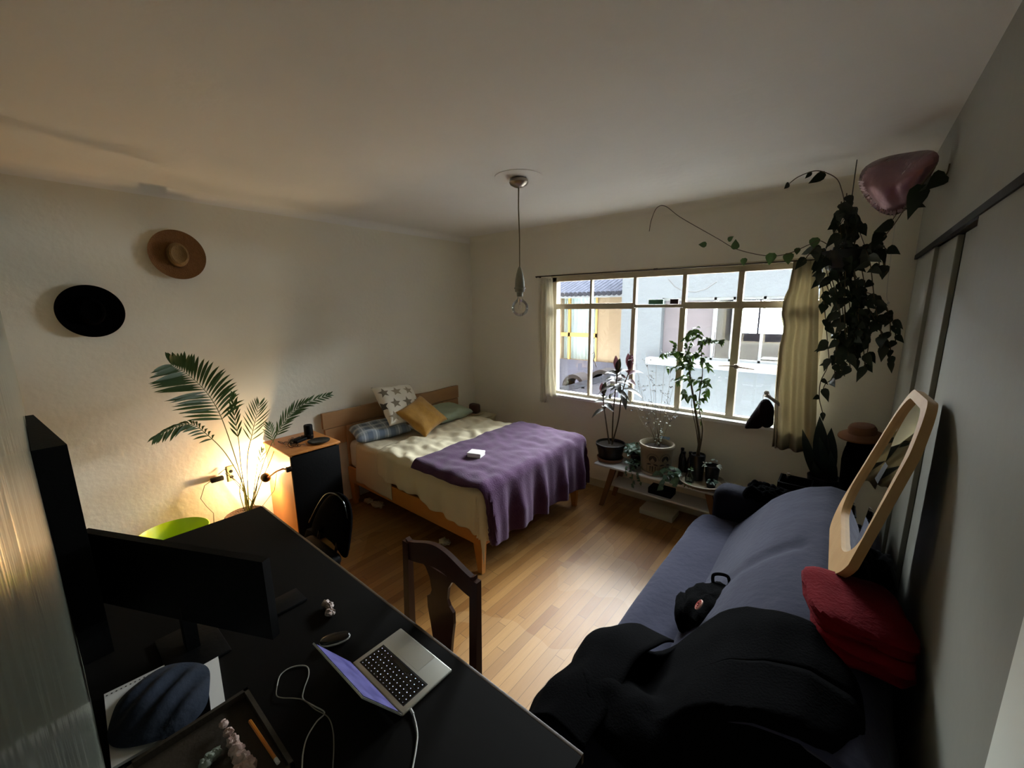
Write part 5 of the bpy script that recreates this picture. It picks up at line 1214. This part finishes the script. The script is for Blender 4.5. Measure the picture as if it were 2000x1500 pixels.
for pts_, Y_, nl, ll, pk in canes:
    pp3 = [ay(x, y, Y_) for x, y in pts_]; pp3[0] = V((pp3[0].x, 3.70, Bz+0.165)); cp = catmull(pp3)
    build(MB().tube(cp, [0.008-0.003*i/len(cp) for i in range(len(cp))], 8), 'cane', 'bark', cd_)
    lf = MB(); n3 = len(cp)
    for i in range(nl):
        t = 1-0.42*(i/nl)**1.1; p = cp[int(t*(n3-1))]; a_ = i*2.4
        el = 0.9-1.1*i/nl
        d = V((math.cos(a_)*math.cos(el), 0.6*math.sin(a_)*math.cos(el), math.sin(el)))
        if i < 2: d = V((0.15*(1 if i else -1), 0, 1))
        lf.leaf(p, d, (0, -0.4, 1) if i > 1 else (0, -1, 0), ll*random.uniform(0.75, 1.1), 0.062, (1 if pk and i < 6 else (1 if i == 0 else 0)), 0.55 if i > 1 else 0.0, 7, 0.3)
    build(lf, 'foliage', ['leaf_cord', 'leaf_pink'], cd_)
# --- ceramic pot with twigs
cp_ = thing('potted_twig_plant', (-1.285, 3.69, Bz), 'beige stoneware pot with a printed drawing and dry fine twigs', 'plant')
pc = V((-1.285, 3.68, Bz))
PR = 0.15
build(MB().lathe(pc, [(0.115, 0.002), (0.135, 0.006), (0.137, 0.03), (0.12, 0.034), (0.136, 0.06), (0.147, 0.24), (0.157, 0.255), (0.162, 0.275), (0.157, 0.29), (0.142, 0.292), (0.132, 0.278), (0.128, 0.24), (0.001, 0.238)], 48), 'pot', 'ceramic', cp_)
build(MB().lathe(pc, [(0.127, 0.236), (0.127, 0.246), (0.07, 0.256), (0.001, 0.252)], 28), 'soil', 'soil', cp_)
# printed drawing: two simple figures under arches, on the pot surface
pr = MB()
def onpot(s_, h):   # s arc length left/right of the camera-facing direction
    rr = 0.136+(h-0.06)*(0.011/0.18)+0.0015
    a0 = math.atan2(-pc.y, -pc.x)+0.22; a_ = a0 + s_/rr
    return V((pc.x+rr*math.cos(a_), pc.y+rr*math.sin(a_), pc.z+h))
def stroke(pl_, r_): pr.tube([onpot(a_, h) for a_, h in pl_], r_, 5)
def patch(pl_):
    n = len(pl_); c_ = (sum(a_ for a_, h in pl_)/n, sum(h for a_, h in pl_)/n)
    pr.add([onpot(*c_)]+[onpot(*q) for q in pl_], [(0, i+1, (i+1) % n+1) for i in range(n)])
for cx in (-0.062, 0.055):
    for q_ in (0.056, 0.050): stroke([(cx+q_*math.cos(t), 0.165+q_*1.15*math.sin(t)) for t in [PI*i/16 for i in range(17)]], 0.0010)
    patch([(cx+0.036*math.cos(t), 0.168+0.040*math.sin(t)) for t in [PI*i/14 for i in range(15)]] + [(cx-0.026, 0.150), (cx-0.022, 0.176), (cx-0.004, 0.186), (cx+0.022, 0.174), (cx+0.027, 0.150)])
    stroke([(cx-0.022, 0.165), (cx-0.02, 0.148), (cx-0.008, 0.136), (cx+0.008, 0.136), (cx+0.02, 0.148), (cx+0.022, 0.165)], 0.0011)
    patch([(cx-0.056, 0.118), (cx-0.03, 0.130), (cx-0.008, 0.126), (cx-0.014, 0.119), (cx-0.04, 0.112)])
    patch([(cx+0.056, 0.116), (cx+0.03, 0.130), (cx+0.008, 0.126), (cx+0.014, 0.119), (cx+0.04, 0.110)])
    for s_, w_ in ((-0.018, 0.005), (0.004, 0.007), (0.028, 0.004)): patch([(cx+s_-w_, 0.104), (cx+s_+w_, 0.106), (cx+s_+w_*.6, 0.052), (cx+s_-w_*.4, 0.050)])
    stroke([(cx-0.052, 0.115), (cx-0.050, 0.05)], 0.001); stroke([(cx+0.052, 0.113), (cx+0.050, 0.05)], 0.001)
build(pr, 'printed_drawing', 'ink', cp_)
tg = az(1298, 859, Bz+0.26)
build(MB().rbox((tg.x, tg.y, Bz+0.272), (0.045, 0.028, 0.003), 0.001, mtx=Matrix.Rotation(0.5, 3, 'X')), 'plant_tag', 'blue_label', cp_)
tw = MB(); dots = MB(); random.seed(31)
b0 = V((pc.x, 3.70, Bz+0.25))
ends = [(1240, 700), (1262, 690), (1282, 700), (1300, 690), (1320, 735), (1245, 745), (1230, 770), (1310, 720), (1272, 730), (1258, 770), (1330, 780)]
for (x, y) in ends:
    e_ = ay(x, y, 3.70+random.uniform(-.1, .06)); mid_ = b0.lerp(e_, 0.5)+V((random.uniform(-.02, .02), 0, -0.02))
    cpts = catmull([b0+V((random.uniform(-.03, .03), 0, 0)), mid_, e_], 8); tw.tube(cpts, [0.0022*(1-.7*i/len(cpts)) for i in range(len(cpts))], 5)
    for k in range(5):
        p = cpts[random.randint(6, len(cpts)-1)]; q = p+V((random.uniform(-.09, .09), random.uniform(-.05, .05), random.uniform(-.02, .1)))
        tw.tube([p, p.lerp(q, .5)+V((0, 0, -.006)), q], 0.0009, 4)
        for j in range(6):
            w_ = p.lerp(q, random.uniform(.3, 1))
            dots.leaf(w_, (random.uniform(-1, 1), random.uniform(-1, 1), random.uniform(-.6, .6)), (0, -.5, 1), 0.013, 0.010, 0, 0, 2)
build(tw, 'twigs', 'bark', cp_)
tag(build(dots, 'dry_leaves', 'ink', cp_), kind='stuff')
lw = MB()
for k in range(26):
    t = random.random(); p = b0+V((random.uniform(-.05, .12)*t, random.uniform(-.05, .03), 0.02+0.24*t)); lw.leaf(p, (random.uniform(-1, 1), random.uniform(-1, .5), random.uniform(-.3, .5)), (0, -1, 1), 0.022, 0.013, 0, 0.2, 3)
build(lw, 'pale_leaves', 'leaf_grey', cp_)
# --- small tree on the saucer
tp = thing('potted_sapling', (-0.90, 3.72, Bz), 'slender leafy sapling in a narrow black pot in front of the window', 'plant')
sc_ = V((-0.865, 3.665, Bz))
dish = MB().lathe(sc_, [(0.13, 0.001), (0.165, 0.006), (0.19, 0.035), (0.194, 0.042), (0.186, 0.044), (0.162, 0.016), (0.001, 0.012)], 48)
tag(build(dish, 'plant_dish', 'ceramic'), 'wide beige dish holding the black pots at the right end of the bench', 'dish')
tpc = V((-0.92, 3.71, Bz+0.015))
build(MB().lathe(tpc, [(0.045, 0), (0.05, 0.005), (0.06, 0.235), (0.056, 0.24), (0.052, 0.22), (0.001, 0.22)], 28), 'pot', 'pot_black', tp)
stp = [[(1368, 890), (1366, 855), (1358, 800), (1350, 750), (1345, 712)], [(1370, 890), (1372, 840), (1365, 790), (1372, 730), (1370, 690), (1368, 660)], [(1367, 890), (1360, 840), (1352, 800), (1350, 770)]]
random.seed(41)
allp = []
for k, sp3 in enumerate(stp):
    pts3 = [ay(x, y, 3.72-0.02*k) for x, y in sp3]; pts3[0] = tpc+V((0.01*k-0.01, 0, 0.215)); cpt = catmull(pts3); allp.append(cpt)
    r0 = (0.014, 0.006, 0.005)[k]
    build(MB().tube(cpt, [r0*(1-.55*i/len(cpt)) for i in range(len(cpt))], 8), 'stem', 'bark', tp)
br = [[(1347, 715), (1335, 690), (1310, 688), (1290, 693)], [(1346, 715), (1338, 670), (1345, 650), (1362, 645), (1372, 670)], [(1368, 665), (1380, 660), (1395, 668), (1412, 663)], [(1352, 750), (1338, 735), (1322, 745)], [(1358, 770), (1340, 775), (1335, 760)], [(1350, 740), (1372, 745), (1385, 740)], [(1345, 712), (1330, 715), (1305, 720)], [(1350, 730), (1345, 700), (1350, 670), (1360, 640)], [(1358, 790), (1378, 770), (1380, 745)], [(1345, 720), (1325, 700), (1315, 670)], [(1347, 712), (1356, 690), (1375, 700), (1385, 720)]]
lf = MB(); bw = MB()
for b_ in br:
    pts3 = [ay(x, y, 3.70+random.uniform(-.08, .08)) for x, y in b_]; cpt = catmull(pts3, 5); bw.tube(cpt, 0.002, 5)
    for i in range(1, len(cpt)):
        for j in range(2):
            p = cpt[i]; lf.leaf(p, (random.uniform(-1, 1), random.uniform(-1, .5), random.uniform(-1, .3)), (random.uniform(-.3, .3), -0.8, 0.8), random.uniform(.035, .06), random.uniform(.022, .034), 0, 0.3, 4, 0.2, 1)
for i in range(26):
    p = allp[1][random.randint(8, len(allp[1])-1)]; lf.leaf(p, (random.uniform(-1, 1), random.uniform(-1, .5), random.uniform(-.6, .4)), (0, -0.8, 0.8), random.uniform(.03, .05), .025, 0, 0.3, 4, 0.2, 1)
build(bw, 'branches', 'bark', tp); build(lf, 'foliage', 'leaf_bright', tp)
# second black pot with silvery succulent
def small_plant(name, c, pr_, ph, label, leafm, nl, ll, lw_, spread, up, potm='pot_black', seed=0, trail=None, cat='plant', shape=1):
    c = V(c); random.seed(seed); t_ = thing(name, c, label, cat)
    build(MB().lathe(c, [(pr_*.75, 0), (pr_*.8, 0.004), (pr_*.98, ph*.9), (pr_*1.04, ph*.92), (pr_*1.04, ph), (pr_*.95, ph), (pr_*.92, ph*.85), (0.001, ph*.84)], 28), 'pot', potm, t_)
    lf = MB()
    for i in range(nl):
        a_ = random.uniform(0, 2*PI); r_ = spread*math.sqrt(random.random()); z_ = ph+up*random.random()*(1-r_/max(spread, 1e-3)*.5)
        p = c+V((r_*math.cos(a_), r_*math.sin(a_), z_))
        lf.leaf(p, (math.cos(a_)+random.uniform(-.4, .4), math.sin(a_)+random.uniform(-.4, .4), random.uniform(-.2, .7)), (0, -.3, 1), ll*random.uniform(.7, 1.2), lw_*random.uniform(.8, 1.1), 0, 0.35, 4, 0.2, shape)
    build(lf, 'foliage', leafm, t_)
    if trail:
        tr_ = MB(); tl = MB()
        for path in trail:
            cpt = catmull(path, 5); tr_.tube(cpt, 0.0022, 5)
            for i in range(1, len(cpt), 2):
                tl.leaf(cpt[i], (random.uniform(-1, 1), random.uniform(-1, 0), random.uniform(-.8, .3)), (0, -.9, .6), ll*random.uniform(.7, 1.15), lw_*random.uniform(.8, 1.1), 0, 0.25, 4, 0.2, shape)
        o_ = build(tr_, 'vine', 'stem', t_); build(tl, 'vine_leaves', leafm, o_)
    return t_
small_plant('potted_succulent', (-0.80, 3.72, Bz+0.015), 0.062, 0.16, 'black pot with silvery round leaves behind the wide dish', 'leaf_grey', 20, .035, .022, .075, .05, seed=3)
small_plant('potted_succulent', (-0.775, 3.605, Bz+0.016), 0.04, 0.045, 'grey-blue rosette in a tiny pot at the front of the wide dish', 'leaf_var', 22, .035, .016, .03, .03, seed=6, shape=0)
small_plant('potted_ivy', (-1.50, 3.73, Bz+0.001), 0.055, 0.12, 'variegated leafy plant between the black pot and the stoneware pot', 'leaf_var', 110, .052, .04, .095, .12, seed=9)
small_plant('potted_ivy', (-1.475, 3.60, Bz+0.001), 0.04, 0.06, 'low variegated creeper spilling over the bench front left of the stoneware pot', 'leaf_var', 30, .035, .026, .06, .04, seed=12,
            trail=[[V((-1.48, 3.58, Bz+.06)), V((-1.42, 3.54, Bz+.03)), V((-1.38, 3.52, Bz-.02)), V((-1.36, 3.515, Bz-.07))], [V((-1.49, 3.58, Bz+.06)), V((-1.52, 3.53, Bz+.02)), V((-1.50, 3.515, Bz-.03))], [V((-1.46, 3.58, Bz+.06)), V((-1.46, 3.53, Bz+.01)), V((-1.43, 3.512, Bz-.06)), V((-1.44, 3.512, Bz-.12))]])
small_plant('potted_pothos', (-1.085, 3.59, Bz+0.001), 0.045, 0.07, 'trailing pothos with large pale leaves right of the stoneware pot', 'leaf_var', 12, .062, .052, .04, .06, seed=15,
            trail=[[V((-1.09, 3.57, Bz+.07)), V((-1.13, 3.53, Bz+.05)), V((-1.14, 3.51, Bz-.01)), V((-1.15, 3.51, Bz-.05))], [V((-1.08, 3.57, Bz+.07)), V((-1.05, 3.53, Bz+.05)), V((-1.06, 3.51, Bz+.0))], [V((-1.09, 3.58, Bz+.08)), V((-1.17, 3.545, Bz+.10)), V((-1.2, 3.53, Bz+.06))]])
# bottles
for k, (x, y, hgt, lb) in enumerate(((-1.085, 3.80, 0.25, 'dark brown bottle behind the pothos, left and farthest of the three'), (-1.055, 3.75, 0.235, 'dark brown bottle behind the pothos, middle of the three'), (-0.995, 3.74, 0.25, 'dark brown bottle behind the pothos, right of the three'))):
    bo = thing('bottle', (x, y, Bz), lb, 'bottle', 'brown bottles on the plant bench')
    build(MB().lathe((x, y, Bz+0.001), [(0.024, 0), (0.028, 0.004), (0.028, hgt*.6), (0.022, hgt*.72), (0.014, hgt*.8), (0.013, hgt*.93), (0.001, hgt*.935)], 20), 'body', 'brown_glass', bo)
    build(MB().lathe((x, y, Bz+hgt*.92), [(0.0155, 0), (0.0155, hgt*.08), (0.001, hgt*.082)], 16), 'cap', 'black', bo)
g = thing('glass_jar', (-0.955, 3.60, Bz+0.016), 'small clear glass jar with a green cutting on the wide dish', 'jar')
build(MB().lathe((-0.955, 3.605, Bz+0.016), [(0.03, 0), (0.036, 0.006), (0.037, 0.06), (0.02, 0.085), (0.013, 0.09), (0.013, 0.115), (0.011, 0.115)], 24), 'glass', 'clear_glass', g)
c2 = MB(); random.seed(2)
c2.tube([(-0.955, 3.605, Bz+.03), (-0.95, 3.60, Bz+.12), (-0.945, 3.60, Bz+.16)], 0.0016, 5)
for k in range(5): c2.leaf((-0.948, 3.60, Bz+.13+.008*k), (random.uniform(-1, 1), random.uniform(-1, 0), .3), (0, -.5, 1), .03, .018, 0, .2, 3)
build(c2, 'cutting', 'leaf_bright', g)
c2 = MB(); random.seed(12)
for k in range(9): c2.leaf((-0.93+random.uniform(-.03, .03), 3.54, Bz+.035), (random.uniform(-1, 1), -0.6, random.uniform(-.1, .4)), (0, -.3, 1), .06, .014, 0, .6, 5)
tag(build(c2, 'leaf_sprig', 'leaf_bright'), 'yellow-green leaf sprig hanging over the wide dish rim', 'leaves')

# ================================================================ HANGING PLANT, VINES, BALLOON
hp_ = thing('hanging_pothos', (-0.08, 3.5, 2.9), 'dark trailing pothos in a black bowl hung in the ceiling corner', 'plant')
hc_ = V((-0.085, 3.5, 2.225))
build(MB().lathe(hc_, [(0.04, 0), (0.09, 0.02), (0.115, 0.07), (0.12, 0.13), (0.113, 0.13), (0.105, 0.09), (0.001, 0.09)], 32), 'bowl', 'pot_black', hp_)
build(MB().tube([hc_+V((0.11, 0, .12)), (-0.085, 3.5, 2.62)], .002, 5).tube([hc_+V((-0.11, 0, .12)), (-0.085, 3.5, 2.62)], .002, 5).tube([hc_+V((0, -.11, .12)), (-0.085, 3.5, 2.62)], .002, 5).tube([(-0.085, 3.5, 2.62), (-0.085, 3.5, ZC)], .003, 5), 'hanger', 'cable_dark', hp_)
random.seed(51)
def vine(path, n_leaf, ll, lw_, name='vine', r=0.003, lm='leaf_dark', droop=.4):
    cpt = catmull(path, 7); v_ = build(MB().tube(cpt, r, 6), name, 'bark', hp_)
    lf = MB()
    for i in range(n_leaf):
        p = cpt[int((i+0.5)/n_leaf*(len(cpt)-1))]
        d = V((random.uniform(-1, 1), random.uniform(-.9, .3), random.uniform(-1, .1)))
        lf.leaf(p, d, (random.uniform(-.5, .5), -1, .4), ll*random.uniform(.75, 1.15), lw_*random.uniform(.8, 1.1), 0, droop, 5, .2, 1)
    if n_leaf: build(lf, 'vine_leaves', lm, v_)
def yp(pl_, Y_): return [ay(x, y, Y_ if not isinstance(Y_, (list, tuple)) else Y_[i]) for i, (x, y) in enumerate(pl_)]
vine(yp([(1620, 480), (1600, 470), (1580, 478), (1540, 495), (1500, 500), (1440, 487), (1400, 465), (1330, 425), (1300, 403), (1283, 406), (1272, 430), (1268, 452)], [3.5, 3.52, 3.55, 3.58, 3.6, 3.62, 3.65, 3.7, 3.72, 3.73, 3.75, 3.77]), 0, 0, 0, r=0.0028)
# individual leaves along it
lf = MB()
for (x, y, dx, dz_, l) in ((1436, 487, 0, 1, .075), (1380, 478, -1, .1, .06), (1508, 500, -.1, -1, .09), (1540, 500, .1, -1, .085), (1453, 510, .1, -1, .06), (1592, 470, 0, -1, .08), (1558, 490, 0, -1, .05), (1422, 470, .6, .4, .05)):
    p = ay(x, y-6 if dz_ < 0 else y, 3.59); lf.leaf(p, (dx, -.2, dz_), (0, -1, .2), l, l*.8, 0, 0, 5, .15, 1)
build(lf, 'vine_leaves', 'leaf', hp_)
vine(yp([(1650, 400), (1645, 375), (1635, 350), (1612, 337), (1590, 334), (1560, 345), (1542, 358)], [3.5, 3.45, 3.42, 3.4, 3.4, 3.42, 3.45]), 0, 0, 0)
lf = MB()
for (x, y, dx, dz_, l) in ((1541, 358, -.1, -.2, .06), (1612, 338, -.8, -.5, .1), (1585, 336, -.5, -.6, .05)):
    lf.leaf(ay(x, y, 3.44), (dx, -.2, dz_), (0, -.7, -.5), l, l*.6, 0, 0, 5, .15, 1)
build(lf, 'vine_leaves', 'leaf_dark', hp_)
vine(yp([(1700, 480), (1735, 440), (1760, 405), (1785, 372), (1810, 362), (1845, 345), (1855, 320)], [3.45, 3.3, 3.1, 2.95, 2.85, 2.75, 2.7]), 4, .10, .075)
vine(yp([(1720, 470), (1745, 440), (1775, 395), (1800, 360), (1830, 320)], [3.4, 3.2, 3.0, 2.85, 2.75]), 2, .10, .08)
# mass above the bowl
for k in range(7):
    x1 = random.uniform(1625, 1690); vine([hc_+V((random.uniform(-.06, .06), random.uniform(-.06, .06), .1)), ay((x1+1655)/2+random.uniform(-8, 8), 440, 3.5), ay(x1*.4+1655*.6, random.uniform(375, 420), 3.48)], 7, .075, .06)
for k in range(5):
    s_ = random.choice((-1, 1)); vine([hc_+V((s_*.09, random.uniform(-.06, .06), .12)), hc_+V((s_*.15, -.05, .16)), hc_+V((s_*.2+random.uniform(-.03, .03), -.08, random.uniform(-.05, .15)))], 5, .075, .06)
# trailing strands
for k in range(13):
    x0 = random.uniform(-.11, .13); ln_ = random.uniform(.35, .62); yy = random.uniform(-.1, .1)
    p0 = hc_+V((x0*.9, yy, .12)); e_ = V((x0*1.1+0.02, 3.5+yy, 2.2-ln_)); vine([p0, hc_+V((x0*1.15, yy*1.2-.03, .03)), p0.lerp(e_, .6)+V((random.uniform(-.03, .05), 0, 0)), e_+V((random.uniform(-.02, .04), 0, 0))], int(8+ln_*12), .07, .055)
for k in range(9):
    x0 = random.uniform(0.0, .22); z0 = random.uniform(1.75, 1.98)
    vine([V((0.02, 3.5, 2.1)), V((x0*.7, 3.48, z0+.1)), V((x0, 3.46+random.uniform(-.05, .05), z0)), V((x0+.02, 3.46, z0-.12))], 12, .055, .042)
vine(yp([(1620, 700), (1615, 720), (1603, 745), (1600, 775), (1605, 800), (1610, 815)], 3.5), 4, .05, .035)
vine(yp([(1625, 700), (1630, 735), (1612, 750), (1605, 770)], 3.5), 3, .07, .05)
vine(yp([(1630, 690), (1640, 715), (1650, 735)], 3.5), 3, .075, .06)
# fallen stem clinging to the wardrobe
# balloon
bl = thing('foil_balloon', ay(1760, 350, 3.15), 'pink foil balloon floating in the ceiling corner', 'balloon')
ol = [(1676, 352), (1682, 332), (1700, 316), (1735, 304), (1780, 296), (1815, 292), (1834, 296), (1836, 312), (1818, 345), (1800, 375), (1785, 398), (1765, 415), (1742, 423), (1722, 418), (1704, 405), (1688, 385), (1678, 368)]
pts = [ay(x, y, 3.15) for x, y in ol]
for i, p in enumerate(pts):     # far right side comes forward along the wall
    f = (ol[i][0]-1755)/80; Yb = 3.15-0.30*max(0, f)
    pts[i] = ay(ol[i][0], ol[i][1], Yb)
    if pts[i].x > 0.272: pts[i].x = 0.272
    if pts[i].z > 2.885: pts[i].z = 2.885
cen = sum(pts, V())/len(pts); n = len(pts); vs = []; fs = []
lv = [(1.0, 0), (0.9, .035), (0.7, .07), (0.45, .095), (0.2, .105)]
vd = ray(1755, 350)
for sg in (-1, 1):
    for (s_, o_) in lv: vs += [cen+(p-cen)*s_*(1+0.02*math.sin(i*2.9)*(s_ > .8)) + vd*(sg*o_*(0.9 if sg < 0 else 0.5)) for i, p in enumerate(pts)]
for h_ in (0, 5):
    for k in range(4):
        for i in range(n): fs.append(((h_+k)*n+i, (h_+k)*n+(i+1) % n, (h_+k+1)*n+(i+1) % n, (h_+k+1)*n+i))
    fs.append(tuple((h_+4)*n+i for i in range(n)))
build(MB().add(vs, fs), 'balloon_skin', 'balloon', bl, sub=1)
cr = MB(); random.seed(6)
for i in (10, 11, 12, 13, 14, 15, 16):
    p, q = pts[i], pts[(i+1) % n]
    for k in range(5):
        a_ = p.lerp(q, (k+random.random()*.5)/5); o_ = (a_-cen).normalized()*random.uniform(.008, .022); w_ = (q-p)*random.uniform(.12, .25)
        a_ = a_-vd*.028-(a_-cen)*.10
        cr.add([a_-w_*.5, a_+w_*.5-vd*.012, a_+w_*random.uniform(-.6, .6)+o_-vd*.006, a_-o_*1.2-vd*.016], [(0, 1, 2), (0, 3, 1)])
e_ = build(cr, 'crimped_edge', 'foil_edge', bl, False, recalc=False, solid=0.001)
tag(build(MB().tube(catmull([ay(1733, 525, 3.5)+V((0, 0, .4)), ay(1733, 560, 3.5), ay(1735, 590, 3.5)]), 0.0012, 4).sphere(ay(1735, 592, 3.5), .008, 8), 'string', 'white_cable'), 'thin pale string hanging below the balloon near the corner', 'string')

# ================================================================ LIGHT
world = bpy.data.worlds.new('overcast sky'); scn.world = world; world.use_nodes = True
nt = world.node_tree; bg = nt.nodes['Background']
tc = N(nt, 'ShaderNodeTexCoord'); sp = N(nt, 'ShaderNodeSeparateXYZ'); nt.links.new(tc.outputs['Generated'], sp.inputs[0])
f = MA(nt, 'MAXIMUM', sp.outputs[2], 0.0)
nt.links.new(MIX(nt, f, (0.90, 0.97, 1.0), (0.84, 0.94, 1.0)), bg.inputs[0]); bg.inputs[1].default_value = 56.0
# portal that guides the sampling of sky light through the window opening
pt = bpy.data.lights.new('window_portal', 'AREA'); pt.shape = 'RECTANGLE'; pt.size = WX1-WX0; pt.size_y = WZ1-WZ0; pt.cycles.is_portal = True
po = bpy.data.objects.new('window_portal', pt); COL.objects.link(po); po.location = ((WX0+WX1)/2, YB+0.14, (WZ0+WZ1)/2); po.rotation_euler = (-PI/2, 0, 0)

scn.cycles.max_bounces = 14; scn.cycles.diffuse_bounces = 12; scn.cycles.transparent_max_bounces = 12
vs_ = scn.view_settings; vs_.view_transform = 'Standard'; vs_.look = 'None'; vs_.gamma = 1; vs_.use_curve_mapping = False; vs_.exposure = 0.7
